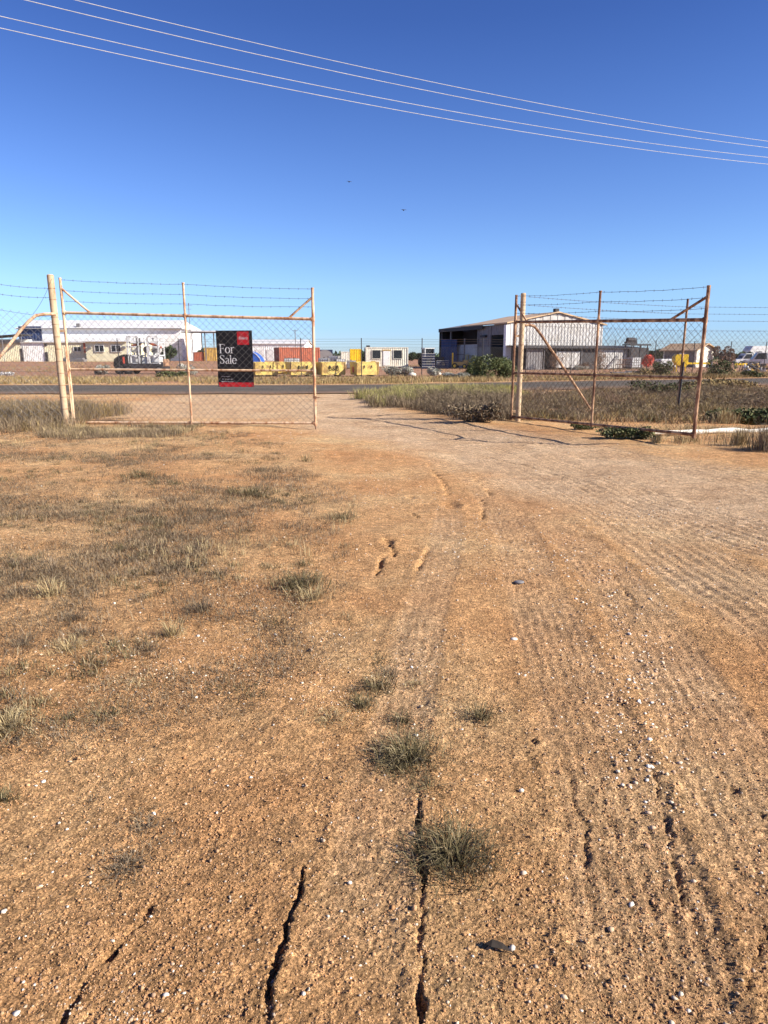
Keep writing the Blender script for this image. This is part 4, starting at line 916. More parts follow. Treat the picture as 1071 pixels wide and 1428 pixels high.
# ---- yellow skip bins with the black letters
def bin_(x, y, rz, L, Wd, H, label, text=False, mark=False):
    t = thing('skip_bin', label, 'bin', (x, y, GZ(x, y)), rz, 'yellow skip bins in a row across the road')
    m = MB(); a, b, tp = L/2, Wd/2, .90; th = .035; z0 = .12; f = .94
    o_ = [(-a*f, -b*f, z0), (a*f, -b*f, z0), (a*f, b*f, z0), (-a*f, b*f, z0), (-a, -b, H), (a, -b, H), (a, b, H), (-a, b, H)]
    i_ = [(-a*f+th, -b*f+th, z0+th), (a*f-th, -b*f+th, z0+th), (a*f-th, b*f-th, z0+th), (-a*f+th, b*f-th, z0+th), (-a+th, -b+th, H), (a-th, -b+th, H), (a-th, b-th, H), (-a+th, b-th, H)]
    m.add(o_ + i_, [(0, 3, 2, 1), (0, 1, 5, 4), (1, 2, 6, 5), (2, 3, 7, 6), (3, 0, 4, 7), (8, 9, 10, 11), (8, 12, 13, 9), (9, 13, 14, 10), (10, 14, 15, 11), (11, 15, 12, 8), (4, 5, 13, 12), (5, 6, 14, 13), (6, 7, 15, 14), (7, 4, 12, 15)])
    m.build('bin_body', M['yellow'], t)
    m = MB(); m.tube([(-a, -b, H), (a, -b, H), (a, b, H), (-a, b, H), (-a, -b, H)], .035, 6); m.build('rim', M['yellow'], t)
    for xx in (-a*.55, a*.55): m = MB(); m.span(xx-.06, xx+.06, -b*.9, b*.9, 0, z0); m.build('skid', M['dgrey'], t)
    m = MB()
    for xx in (-a*.94, a*.94): m.box((xx, -b*.985, (H+z0)/2), (.06, .05, H-z0-.06), 0, math.atan2(b*.06, H-z0))
    m.build('side_rib', M['machy'], t)
    for xx in (-a*.3, a*.35): m = MB(); m.tube([(xx, -b-.02, H*.8), (xx, -b-.05, H*.6)], .03, 6); m.build('lifting_lug', M['dgrey'], t)
    tl = math.atan2(b*.06, H-z0)
    if text:
        text_mesh('lettering', 'B&B', .47, M['black'], t, (0, -b*.975-.055, H*.56), (math.radians(90)+tl, 0, 0))
        m = MB(); P = []
        for k in range(25):
            g = math.pi * (1.12 + .76*k/24); P.append((.5*math.cos(g), -b*.975-.045, H*.60 + .43*math.sin(g)))
        m.tube(P, .016, 4); m.build('ring_mark', M['grey'], t)
    if mark: m = MB(); m.box((-a*.99-.01, 0, H*.5), (.02, .3, .42)); m.build('warning_plate', M['red'], t)
    return t
BS = [(340, 1.95, 'yellow skip bin half hidden behind the sale sign', 0, 0, .30), (369, 1.75, 'yellow skip bin right beside the sale sign', 0, 0, .36), (419, 1.95, 'yellow skip bin lettered B&B just left of the closed gate end', 1, 0, .36), (461, 1.85, 'yellow skip bin lettered B&B just right of the closed gate end', 1, 0, .36), (508, 1.75, 'yellow skip bin last at the right end of the row', 0, 1, .36)]
for px, L, lab, tx, mk, rz in BS:
    gx, gy = G(px, 525.0); bin_(XZ(px, 51.6, .5), 51.6, rz, L, 1.6, 1.02, lab, tx, mk)
bin_(XZ(390, 53.2, .5), 53.4, .2, 1.3, 1.3, 1.0, 'narrow yellow skip bin standing between the bins near the gate end')
# ---- containers
def container(x, y, rz, L, Wd, H, mt, label, cat='container', name='shipping_container', office=False, dark=None, z=0):
    t = thing(name, label, cat, (x, y, GZ(x, y) + z), rz); a, b = L/2, Wd/2
    m = MB()
    for X in (-a, a):
        for Y in (-b, b): m.box((X, Y, H/2), (.16, .16, H))
    for Y in (-b, b):
        m.box((0, Y, .08), (L, .14, .16)); m.box((0, Y, H-.05), (L, .14, .12))
    for X in (-a, a): m.box((X, 0, .08), (.14, Wd, .16)); m.box((X, 0, H-.05), (.14, Wd, .12))
    m.build('frame', M[mt], t)
    m = MB(); m.corr((-a, -b), (a, -b), .1, H-.05, .28, .04); m.corr((a, -b), (a, b), .1, H-.05, .28, .04); m.corr((a, b), (-a, b), .1, H-.05, .28, .04); m.corr((-a, b), (-a, -b), .1, H-.05, .28, .04); m.build('corrugated_wall', M[mt], t)
    m = MB(); m.box((0, 0, H-.02), (L-.1, Wd-.1, .05)); m.box((0, 0, .12), (L-.1, Wd-.1, .06)); m.build('roof', M[mt], t)
    if dark:
        m = MB(); m.box((-a-.06, 0, H/2), (.04, Wd-.25, H-.3)); m.build('end_shade_panel', M[dark], t)  # dark panel puts the shade of this end into the colour
        for Y in (-.5, .5): m = MB(); m.tube([(-a-.12, Y, .2), (-a-.12, Y, H-.25)], .02, 6); m.build('lock_rod', M['grey'], t)
    return t, a, b
cx = XZ(538.5, 101, 1); t, a, b = container(cx, 102.5, .10, 6.05, 2.5, 2.72, 'contw', 'cream white site office container with two dark windows and a door', 'site office', 'site_office', dark='dgrey')
win(t, -2.15, -.95, 1.15, 2.3, -b-.07, 'contw'); win(t, .95, 2.15, 1.15, 2.3, -b-.07, 'contw'); door(t, -.55, .4, .15, 2.2, -b-.08, 'wall_w')
m = MB(); m.span(-.65, .5, -b-.16, -b-.02, 2.24, 2.38); m.build('door_hood', M['machy'], t)
m = MB(); m.span(-2.3, -1.7, -b-.45, -b-.05, .35, .8); m.build('air_conditioner', M['machy'], t)
m = MB(); m.span(-2.9, -2.4, -.3, .3, 2.72, 3.0); m.build('roof_vent', M['dgrey'], t)
container(XZ(413, 92, 1), 93, .42, 5.4, 2.44, 2.55, 'contr', 'rust red shipping container behind the yellow bins')
container(XZ(454, 125, 1), 126, .1, 2.2, 2.2, 2.6, 'navy', 'navy steel box standing in the yard left of the cream office')
container(XZ(496, 125, 1), 124, .1, 1.8, 2.2, 2.7, 'yellow2', 'small bright yellow container just left of the cream office')
container(XZ(482, 128, 1), 130, .1, 1.8, 2.2, 2.3, 'contw', 'small cream cabin in the cluttered yard')
# white shed behind the sign
def shed(name, label, cat, px0, px1, Y, dep, ztop, zr, wall, roof, z0=0, rz=0, over=.3):
    x0, x1 = XZ(px0, Y, 2), XZ(px1, Y, 2); c = (x0+x1)/2; L = x1-x0; t = thing(name, label, cat, (c, Y, z0), rz); a = L/2
    m = MB(); m.corr((-a, 0), (a, 0), 0, ztop, .4, .05); m.corr((a, 0), (a, dep), 0, ztop, .4, .05); m.corr((a, dep), (-a, dep), 0, ztop, .4, .05); m.corr((-a, dep), (-a, 0), 0, ztop, .4, .05)
    for X in (-a, a): m.add([(X, 0, ztop), (X, dep, ztop), (X, dep/2, zr)], [(0, 1, 2)])
    m.build('wall', M[wall], t)
    m = MB(); th = .12; o = over
    m.prism([(-o, ztop-.02), (dep/2, zr+.08), (dep+o, ztop-.02), (dep+o, ztop+th), (dep/2, zr+.08+th), (-o, ztop+th)], -a-o, a+o, 'X'); m.build('roof', M[roof], t)
    return t, a
t, a = shed('long_shed', 'long white shed in the distance behind the sale sign and red container', 'shed', 338, 425, 150, 14, 4.0, 4.9, 'wall_w', 'roof_w')
for xx in np.arange(-a+3, a-2, 2.2): m = MB(); m.span(xx, xx+1.5, -.12, -.02, .2, 2.9); m.build('roller_door', M['roof_w'], t)
m = MB(); P = []
t = thing('dome_tent', 'bright blue arched tarp shelter just right of the sale sign', 'tent', (XZ(346, 120, 1), 120, 0))
for k in range(13): g = math.pi * k / 12; P.append((2.6*math.cos(g), 2.35*math.sin(g)))
m = MB(); m.prism(P, -2, 2); m.build('tarp', M['blue2'], t); m = MB(); m.tube([(p[0]*1.01, -2.03, p[1]*1.01+.02) for p in P], .06, 6); m.build('hoop', M['tank'], t)
m = MB(); 
for k in range(5): m.tube([(-3.4, k*.3-.6, .2+.28*(k % 2)), (3.6, k*.3-.6, .2+.28*(k % 2))], .16, 10)
o = m.build('pipe_stack', M['dgrey'], None); o.location = (XZ(366, 85, 0), 85, 0); tag(o, 'dark bundle of long pipes lying behind the bins next to the sign', 'pipes')
def ibc(x, y, s, label, mt='tank', group='white tanks in the yards'):
    t = thing('caged_tank', label, 'tank', (x, y, GZ(x, y)), random.uniform(-.3, .3), group)
    m = MB(); m.box((0, 0, .68*s), (1.0*s, 1.0*s, 1.0*s)); m.build('tank', M[mt], t, bevel=.08); m = MB()
    for k in range(5):
        z = (.2 + k*.24)*s; h = .53*s; m.tube([(-h, -h, z), (h, -h, z), (h, h, z), (-h, h, z), (-h, -h, z)], .018*s, 4)
        q = (-.5 + k*.25)*s
        for Y in (-h, h): m.tube([(q, Y, .15*s), (q, Y, 1.16*s)], .018*s, 4); m.tube([(Y, q, .15*s), (Y, q, 1.16*s)], .018*s, 4)
    m.build('cage', M['galv'], t); m = MB(); m.box((0, 0, .08*s), (1.1*s, 1.1*s, .14*s)); m.build('pallet', M['bark'], t); m = MB(); m.lathe([(.12*s, 1.18*s), (.12*s, 1.25*s)]); m.build('cap', M['dgrey'], t)
for px, Y, s, lab in [(403, 80, 1.05, 'white caged tank in front of the red container, left one'), (411, 80.6, 1.05, 'white caged tank in front of the red container, right one'), (452, 84, 1.1, 'white caged tank under the navy box'), (474, 82, 1.0, 'grey white caged tank in the middle of the clutter'), (490, 83, .85, 'low caged tank close to the cream office'), (466, 88, 1.3, 'taller caged tank between navy box and cabin')]: ibc(XZ(px, Y, .5), Y, s, lab)
# cable drum and machinery in the clutter
t = thing('cable_drum', 'grey round cable drum standing among the clutter behind the bins', 'cable drum', (XZ(453, 95, 1), 95, 0), .2)
for Y in (-.5, .5): m = MB(); m.lathe([(1.15, Y-.05), (1.15, Y+.05)], (0, 0, 1.15), 22, 'Y'); m.build('flange', M['grey'], t)
m = MB(); m.lathe([(.7, -.48), (.7, .48)], (0, 0, 1.15), 18, 'Y'); m.build('drum', M['dgrey'], t)
def loader(x, y, rz, label, name='forklift', s=1.0, mt='machy', cab=True):
    t = thing(name, label, name.replace('_', ' '), (x, y, GZ(x, y)), rz)
    m = MB(); m.span(-1.1*s, .9*s, -.55*s, .55*s, .45*s, 1.0*s); m.span(-1.25*s, -.5*s, -.5*s, .5*s, .6*s, 1.25*s); m.build('body', M[mt], t, bevel=.06)
    m = MB(); m.span(-.5*s, -.1*s, -.3*s, .3*s, 1.0*s, 1.1*s); m.span(-.55*s, -.45*s, -.3*s, .3*s, 1.0*s, 1.5*s); m.build('seat', M['tyre'], t)
    if cab:
        m = MB()
        for X in (-.6, .45):
            for Y in (-.5, .5): m.tube([(X*s, Y*s, 1.0*s), (X*s*.9, Y*s, 2.05*s)], .035*s, 6)
        m.span(-.7*s, .55*s, -.58*s, .58*s, 2.05*s, 2.12*s); m.build('cab_guard', M['dgrey'], t)
    m = MB()
    for Y in (-.35, .35): m.span(1.0*s, 1.12*s, (Y-.05)*s, (Y+.05)*s, .1*s, 2.3*s)
    for z in (.3, 1.2, 2.2): m.span(1.0*s, 1.1*s, -.35*s, .35*s, z*s, (z+.1)*s)
    m.build('mast', M['yellow2'], t)
    for Y in (-.25, .25): m = MB(); m.span(1.12*s, 2.0*s, (Y-.06)*s, (Y+.06)*s, .12*s, .17*s); m.build('fork', M['dgrey'], t)
    for X in (-.8, .65):
        for Y in (-.6, .6):
            r = .42*s if X > 0 else .36*s; o = MB().lathe([(r*.9, Y*s-.13*s), (r, Y*s-.1*s), (r, Y*s+.1*s), (r*.9, Y*s+.13*s)], (X*s, 0, r), 16, 'Y').build('wheel', M['tyre'], t)
            MB().lathe([(r*.5, Y*s-.15*s), (r*.5, Y*s+.15*s)], (X*s, 0, r), 12, 'Y').build('rim', M['yellow2'], o)
    return t
loader(XZ(641, 83, .5), 83, 2.9, 'dusty yellow forklift parked in front of the open shed', s=.8)
loader(XZ(658, 88, .5), 88, 2.4, 'small yellow loader with raised mast at the shed mouth', s=.72, mt='yellow2')
loader(XZ(442, 100, .5), 100, .5, 'orange yellow machine showing right of the red container', s=1.0, mt='yellow2')
# ---- stacks of dark crates
def crate_mesh(w, d, h):
    m = MB()
    for X in (-w/2, w/2):
        for Y in (-d/2, d/2): m.box((X, Y, h/2), (.07, .07, h))
    return m
GX = {}
def crate(x, y, z, w, d, h, rz, label):
    global GX
    key = (w, d, h)
    if key not in GX:
        t = thing('steel_crate', label, 'crate', (x, y, z), rz, 'stacked blue steel crates'); crate_mesh(w, d, h*.94).build('corner_frame', M['navy'], t)
        m = MB()
        for k in range(2):
            zz = h*(.16+.36*k); m.span(-w/2, w/2, -d/2-.01, -d/2+.02, zz, zz+h*.22); m.span(-w/2, w/2, d/2-.02, d/2+.01, zz, zz+h*.22); m.span(-w/2-.01, -w/2+.02, -d/2, d/2, zz, zz+h*.22); m.span(w/2-.02, w/2+.01, -d/2, d/2, zz, zz+h*.22)
        m.build('side_slats', M['navy'], t); m = MB(); m.span(-w/2, w/2, -d/2, d/2, .03, .07); m.build('floor_board', M['dgrey'], t)
        m = MB(); m.span(-w/2-.03, w/2+.03, -d/2-.05, -d/2-.01, h*.84, h*.94); m.build('rail', M['wall_w'], t); GX[key] = t; return t
    s = GX[key]; t = s.copy(); COL.objects.link(t); t.location = (x, y, z); t.rotation_euler = (0, 0, rz); t['label'] = label
    for c in list(s.children):
        q = c.copy(); COL.objects.link(q); q.parent = t
    return t
cn = ['bottom', 'second', 'third', 'fourth', 'fifth', 'topmost']
for k in range(6): crate(XZ(597, 83, .5), 83, .30*k, 1.45, 1.1, .30, random.uniform(-.04, .04), '%s crate in the tall blue crate stack' % cn[k])
for k in range(4): crate(XZ(616.5, 83.6, .5), 83.6, .24*k, 1.35, 1.05, .24, random.uniform(-.05, .05), '%s crate in the short blue crate stack' % (cn[k] if k < 3 else 'topmost'))
# tractor cab seen above the crates
t = thing('tractor', 'dark tractor whose white framed cab shows above the crate stacks', 'tractor', (XZ(599, 90, .5), 90, 0), .3)
m = MB(); m.span(-.9, 1.9, -.4, .4, .7, 1.4); m.build('bonnet', M['dgrey'], t, bevel=.06); m = MB()
for X in (-.85, .35):
    for Y in (-.6, .6): m.box((X, Y, 1.85), (.09, .09, 1.1))
m.span(-.95, .5, -.7, .7, 2.4, 2.5); m.span(-.9, .4, -.62, .62, .9, 1.3); m.build('cab_frame', M['tank'], t); m = MB(); m.span(-.8, .3, -.56, .56, 1.3, 2.38); m.build('cab_glass', M['glass'], t)
for X, r in ((-.5, .75), (1.5, .45)):
    for Y in (-.85, .85): o = MB().lathe([(r*.9, Y-.2), (r, Y-.14), (r, Y+.14), (r*.9, Y+.2)], (X, 0, r), 20, 'Y').build('wheel', M['tyre'], t); MB().lathe([(r*.5, Y-.22), (r*.5, Y+.22)], (X, 0, r), 14, 'Y').build('rim', M['yellow2'], o)
# ---- warehouse on the right : local x runs along gable (to the right), local -y... long wall runs away left
C0 = Vector((XZ(708, 80, 2), 80.0)); E0 = Vector((XZ(613, 97, 3), 97.0)); du = (E0 - C0).normalized(); LW = (E0 - C0).length
WR = math.atan2(-du.x, du.y)        # rotation that maps local +y onto du
W_ = thing('warehouse', 'large open fronted warehouse with tan roof and white corrugated gable', 'warehouse', (C0.x, C0.y, 0), WR)
ze, zr, GWid = 5.15, 6.35, 13.0
m = MB(); m.corr((0, 0), (GWid, 0), 2.6, ze, .42, .05); m.corr((GWid, 0), (GWid, LW), 0, ze, .42, .05)
n = 26
for k in range(n):      # gable triangle in corrugated strips
    x0, x1 = GWid*k/n, GWid*(k+1)/n; f = lambda x: ze + (zr-ze)*(1-abs(x-GWid/2)/(GWid/2)); o = -.05*(k % 2) - .003
    m.add([(x0, o, ze), (x1, o, ze), (x1, o, f(x1)), (x0, o, f(x0))], [(0, 1, 2, 3)])
m.build('gable_wall', M['wall_g'], W_)
m = MB(); m.prism([(-.35, ze-.08), (GWid/2, zr+.03), (GWid+.35, ze-.08), (GWid+.35, ze+.07), (GWid/2, zr+.18), (-.35, ze+.07)], -.25, LW*.62); m.build('roof', M['roof_t'], W_)
m = MB(); m.prism([(-.35, ze-.22), (GWid/2, zr-.3), (GWid+.3, ze-.1), (GWid+.3, ze), (GWid/2, zr-.18), (-.35, ze-.08)], LW*.62+.02, LW-.4); m.build('lean_roof', M['grey'], W_)
m = MB(); m.span(-.38, -.30, LW*.3, LW-.4, ze-.5, ze-.05); m.span(-.3, GWid*.5, LW-.6, LW-.5, 0, ze-.2); m.build('fascia_shade', M['dgrey'], W_)  # dark strip and end wall carry the shade under the eave in their colour
m = MB(); m.span(-.3, .45, -.02, .5, 0, ze-.2); m.build('corner_pillar', M['wall_w'], W_)
# long side: strip walls  (local x = 0 plane)
m = MB(); m.corr((0, 7.2), (0, 4.0), 0, ze-.1, .42, .04); m.corr((0, 4.0), (0, .5), 3.9, ze-.1, .42, .04); m.build('side_wall', M['grey'], W_)
m = MB(); m.corr((0, LW*.80), (0, 7.2), 0, 2.9, .42, .04); m.build('half_wall', M['wall_g'], W_)
m = MB(); m.span(-.12, .02, 6.9, 7.1, 0, ze-.2); m.span(-.12, .02, 3.85, 4.05, 0, ze-.2); m.span(-.1, .1, LW-.7, LW-.5, 0, ze-.3); m.span(-.1, .1, LW*.8, LW*.8+.2, 0, ze-.3); m.build('column', M['grey'], W_)
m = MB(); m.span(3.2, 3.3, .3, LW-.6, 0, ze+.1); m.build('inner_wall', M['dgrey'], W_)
m = MB(); m.span(-.3, 0, 4.9, 6.1, 3.7, 3.95); m.build('lintel', M['dgrey'], W_)
m = MB(); m.tube([(-1.6, 7.6, 0), (-1.6, 7.6, 3.6)], .09, 8); o = m.build('steel_post', M['grey'], None); o.location = (C0.x, C0.y, 0); o.rotation_euler = (0, 0, WR); tag(o, 'single grey steel post standing before the warehouse side wall', 'post')
m = MB(); m.box((GWid/2, .4, zr+.35), (.5, .5, .35)); m.build('roof_vent', M['dgrey'], W_)
# blue cabin within open bay
bx, by = AT(626, 480, 92)[:2]; t = thing('blue_cabin', 'faded blue cabin with a door, standing under the warehouse roof', 'cabin', (bx, by, 0), WR + 1.15)
m = MB(); m.corr((-1.0, -1), (1.0, -1), 0, 3.5, .3, .03); m.corr((1.0, -1), (1.0, 1), 0, 3.5, .3, .03); m.corr((-1.0, 1), (-1.0, -1), 0, 3.5, .3, .03); m.span(-1.03, 1.03, -1.03, 1.03, 3.5, 3.6); m.build('wall', M['blue'], t)
door(t, -.4, .4, .1, 2.1, -1.06, 'blue2'); m = MB(); m.box((0, -1.06, 2.5), (.5, .04, .35)); m.build('notice', M['tank'], t)
# annex in front of gable
A_ = thing('annex', 'low skillion annex with patched walls built against the white gable', 'annex', (C0.x, C0.y, 0), WR)
aL = (XZ(880, 84, 1.5) - C0.x) / math.cos(WR) ; dp_ = 3.2
m = MB(); m.prism([(.05, 2.62), (-dp_-.5, 2.32), (-dp_-.5, 2.40), (.05, 2.70)], -.2, aL, 'X'); 
A_roof = m.build('roof', M['dgrey'], A_)
f0 = .5; m = MB(); m.corr((f0, -dp_), (2.6, -dp_), 0, 2.25, .3, .04); m.corr((2.6, -dp_), (2.6, -dp_+.3), 0, 2.25, .3, .04); m.build('grey_wall', M['grey'], A_)
m = MB(); m.corr((4.4, -dp_+.02), (7.6, -dp_+.02), .2, 2.0, .5, .04); m.build('white_door', M['wall_g'], A_)
m = MB(); m.corr((aL-6.6, -dp_), (aL-2.9, -dp_), .1, 2.25, .3, .04); m.corr((aL-2.9, -dp_), (aL-.3, -dp_), .3, 2.25, .3, .04); m.corr((aL-.3, -dp_), (aL-.3, 0), 0, 2.3, .3, .04); m.build('white_wall', M['wall_g'], A_)
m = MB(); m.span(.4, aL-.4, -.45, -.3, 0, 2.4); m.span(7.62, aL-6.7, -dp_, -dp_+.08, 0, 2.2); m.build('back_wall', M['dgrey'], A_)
for xx in (.4, 2.7, 4.3, 7.7, aL-6.7, aL-2.9, aL-.3): m = MB(); m.tube([(xx, -dp_-.1, 0), (xx, -dp_-.1, 2.4)], .06, 6); m.build('post', M['grey'], A_)
def wl(x, y): c, s = math.cos(WR), math.sin(WR); return (C0.x + c*x - s*y, C0.y + s*x + c*y)
for i, (lx, ly, rx, h, mt, lab) in enumerate([(2.9, -5.2, 1.1, 1.9, 'brownb', 'dry brown bush against the annex, nearest the gate post'), (8.6, -5.4, 1.5, 2.2, 'brownb', 'tall dry brown bush in the middle of the annex front'), (6.0, -5.6, 1.0, .8, 'brownb', 'low brown bush before the white annex door'), (5.0, -6.5, 1.2, .5, 'salt', 'low grey weeds on the annex forecourt')]):
    q = wl(lx, ly); shrub('dry_bush', lab, 'bush', q[0], q[1], rx, rx*.7, h, M[mt], 1500, .06, 14, seed=60+i, stems=10)
# dark gantry with machinery at annex end, orange heap etc
def at0(px, Y): return (XZ(px, Y, .5), Y, GZ(XZ(px, Y, .5), Y))
t = thing('steel_gantry', 'dark steel gantry frame with a winch on top beside the annex end', 'gantry', at0(890, 82), .3)
for X in (-1.2, .1, 1.2): m = MB(); m.tube([(X, 0, 0), (X*.9, 0, 2.75)], .07, 6); m.tube([(X, 1.2, 0), (X*.9, 1.2, 2.75)], .07, 6); m.build('leg', M['dgrey'], t)
m = MB(); m.span(-1.5, 1.5, -.1, .05, 2.7, 2.85); m.span(-1.5, 1.5, 1.1, 1.25, 2.7, 2.85); m.span(-1.3, 1.3, 0, 1.2, 1.0, 2.4) ; m.build('cross_beam', M['dgrey'], t)
m = MB(); m.lathe([(.3, -.5), (.3, .5)], (-.9, .5, 3.3), 12, 'X'); m.box((-.9, .5, 3.0), (1.4, .5, .25)); m.tube([(-.1, .5, 2.8), (-.1, .5, 3.6)], .05, 6); m.build('winch', M['dgrey'], t)
rng = np.random.RandomState(5); q = at0(903, 80); t = thing('orange_netting', 'heap of orange red plastic netting piled by the gantry', 'netting', q)
n = 500; d = rng.normal(size=(n, 3)); d /= np.linalg.norm(d, axis=1)[:, None]; C = d * rng.uniform(.5, 1, n)[:, None] * np.array([.7, .5, .75]) + np.array([.05, 0, 1.0]); leaves('bundle', C, .16, M['orange'], t, rng, 1.3); m = MB(); m.box((-.9, 0, .75), (1.1, .2, .3), 0, 0, .2); m.build('beam', M['orange'], t)
ibc(XZ(883, 79, .5), 79, 1.15, 'white caged tank beneath the gantry by the orange heap'); 
t = thing('steel_cage', 'open brown rusty cage on the ground between ladder and white tank', 'cage', at0(869, 79), .1); m = MB()
for k in range(8):
    xx = -.65 + k*.186; m.tube([(xx, -.5, 0), (xx, -.5, 1.1)], .02, 4); m.tube([(xx, .5, 0), (xx, .5, 1.1)], .02, 4)
for z in (.05, .55, 1.08):
    for Y in (-.5, .5): m.tube([(-.65, Y, z), (.65, Y, z)], .03, 4)
    for X in (-.65, .65): m.tube([(X, -.5, z), (X, .5, z)], .03, 4)
m.build('bars', M['rustpipe'], t); m = MB(); m.span(-.6, .6, -.45, .45, .05, .12); m.build('floor_plate', M['bark'], t)
t = thing('leaning_ramp', 'pale blue ladder like ramp leaning against the annex', 'ramp', at0(853, 78), .2); m = MB()
for Y in (-.3, .3): m.tube([(-.9, Y-.5, .05), (.8, Y+.3, 1.5)], .06, 6)
m.build('side_rail', M['galv'], t); m = MB()
for k in range(9): u = .06 + k/9; m.tube([(-.9+1.7*u, -.8+.8*u, .05+1.45*u), (-.9+1.7*u, -.2+.8*u, .05+1.45*u)], .045, 5)
m.build('rung', M['tank'], t)
m = MB(); m.box((0, 0, .05), (2.4, .9, .1), .1); m.box((.7, .2, .15), (1.1, .6, .1), -.2); o = m.build('roof_sheets', M['grey'], None); o.location = at0(872, 62); tag(o, 'flat grey sheets lying on the dirt beyond the open gate', 'sheets')
# white tank block and yellow hopper
t = thing('water_tank', 'rectangular white tank left of the yellow hopper', 'tank', at0(928, 74), .1); m = MB(); m.box((0, 0, .75), (1.75, 1.2, .85)); m.build('tank_body', M['tank'], t, bevel=.06); m = MB(); m.box((0, 0, .16), (1.6, 1.1, .3)); m.build('stand', M['dgrey'], t); m = MB(); m.lathe([(.15, 1.16), (.15, 1.24)]); m.build('cap', M['dgrey'], t)
t = thing('yellow_hopper', 'bright yellow steel hopper seen behind the gate end', 'hopper', at0(947.5, 68), -.1); m = MB(); m.prism([(-.62, .95), (-.62, 1.45), (-.45, 1.62), (.62, 1.62), (.62, .6), (.3, .42), (-.3, .6)], -.5, .5); m.build('hopper_body', M['yellow2'], t, bevel=.03)
for X in (-.4, .45): m = MB(); m.span(X-.05, X+.05, -.45, -.35, 0, .8); m.span(X-.05, X+.05, .35, .45, 0, .8); m.build('leg', M['yellow2'], t)
# small house
HX, HY = XZ(984, 95, 2), 95; t = thing('small_house', 'small brick hut with tan gable roof and a creeper on its right wall', 'house', (HX, HY, 0), -.35); a, d = 1.9, 5.2
m = MB(); m.add([(-a, 0, 0), (a, 0, 0), (a, 0, 2.35), (0, 0, 3.05), (-a, 0, 2.35), (-a, d, 0), (a, d, 0), (a, d, 2.35), (0, d, 3.05), (-a, d, 2.35)], [(0, 1, 2, 3, 4), (9, 8, 7, 6, 5), (1, 6, 7, 2), (5, 0, 4, 9)])
t.rotation_euler = (0, 0, .55); m.build('wall', M['contw'], t)
m = MB(); m.prism([(-a-.5, 2.15), (0, 3.08), (a+.4, 2.25), (a+.4, 2.37), (0, 3.2), (-a-.5, 2.27)], -.4, d+.4); m.build('roof', M['roof_t'], t); door(t, -.5, .5, .05, 2.0, -.04, 'contw')
m = MB(); m.span(-a-.03, -a-.005, .3, d-.2, 0, 2.2); m.build('wall_shade_sheet', M['grey'], t); m = MB(); m.span(-a-.08, -a-.035, 1.6, 2.6, 1.1, 1.9); m.build('window', M['tank'], t)  # grey sheet over the left wall puts its shade into the colour
q = (HX + 2.6, HY - .2); shrub('creeper', 'brown leafed tree hugging the right side of the small hut', 'tree', q[0], q[1], 1.6, 1.4, 2.9, M['brownb'], 1700, .14, 14, seed=77, trunk=.6)
# vehicles on the right
def ute(x, y, rz, label, mt, name='pickup_truck', H=1.75, L=4.9):
    t = thing(name, label, name.replace('_', ' '), (x, y, GZ(x, y)), rz); h = L/2
    m = MB(); m.prism([(-h, .45), (h, .45), (h, .95), (h-.9, 1.05), (h-1.5, H), (-.15, H), (-.35, 1.08), (-h, 1.08)], -.88, .88); m.build('body', M[mt], t, bevel=.05)
    for Y in (-.89, .89): m = MB(); m.add([(h-1.12, Y, 1.08), (h-1.6, Y, H-.1), (0, Y, H-.1), (-.12, Y, 1.1)], [(0, 1, 2, 3)]); o = m.build('side_window', M['glass'], t); o.modifiers.new('thick', 'SOLIDIFY').thickness = .02
    m = MB(); m.add([(h-.93, -.75, 1.1), (h-.93, .75, 1.1), (h-1.46, .7, H-.06), (h-1.46, -.7, H-.06)], [(0, 1, 2, 3)]); o = m.build('windscreen', M['glass'], t); o.modifiers.new('thick', 'SOLIDIFY').thickness = .04
    for X in (-h+1.0, h-.9):
        for Y in (-.8, .8): o = MB().lathe([(.34, Y-.12), (.38, Y-.09), (.38, Y+.09), (.34, Y+.12)], (X, 0, .38), 16, 'Y').build('wheel', M['tyre'], t); MB().lathe([(.2, Y-.14), (.2, Y+.14)], (X, 0, .38), 12, 'Y').build('rim', M['tank'], o)
    for Y in (-.65, .65): m = MB(); m.box((h+.01, Y, .8), (.06, .3, .16)); m.build('headlight', M['white'], t)
    m = MB(); m.box((h+.03, 0, .5), (.12, 1.7, .2)); m.build('bumper', M['dgrey'], t); return t
ute(XZ(1066, 100, 1), 100, math.pi*.9, 'white pickup truck parked at the far right edge', 'tank', H=2.0, L=5.2)
ute(XZ(1044, 112, 1), 112, math.pi, 'white pickup truck farther back left of the edge one', 'tank', H=1.9)
t = thing('caravan', 'white caravan roof showing behind the parked trucks at the far right', 'caravan', (XZ(1062, 125, 1), 125, 0), .1); m = MB(); m.prism([(-3, .6), (3, .6), (3.1, 2.6), (2.7, 3.25), (-2.6, 3.25), (-3.1, 2.5)], -1.1, 1.1); m.build('body', M['tank'], t, bevel=.08); win(t, -1.8, -.8, 1.6, 2.3, -1.13); win(t, .5, 1.6, 1.6, 2.3, -1.13)
for Y in (-1, 1): MB().lathe([(.35, Y-.1), (.35, Y+.1)], (0, 0, .4), 14, 'Y').build('wheel', M['tyre'], t)
for px, Y, L, lab in [(1033, 78, 1.4, 'yellow barrier rail left of the rubble heap at the far right'), (972, 85, 3.2, 'long yellow beam lying in front of the small hut')]:
    t = thing('barrier_rail', lab, 'barrier', at0(px, Y), .02); m = MB(); m.box((0, 0, .62), (L, .12, .22)); m.build('rail', M['yellow2'], t)
    for X in (-L*.4, L*.4): m = MB(); m.box((X, 0, .28), (.1, .1, .56)); m.build('leg', M['dgrey'], t)
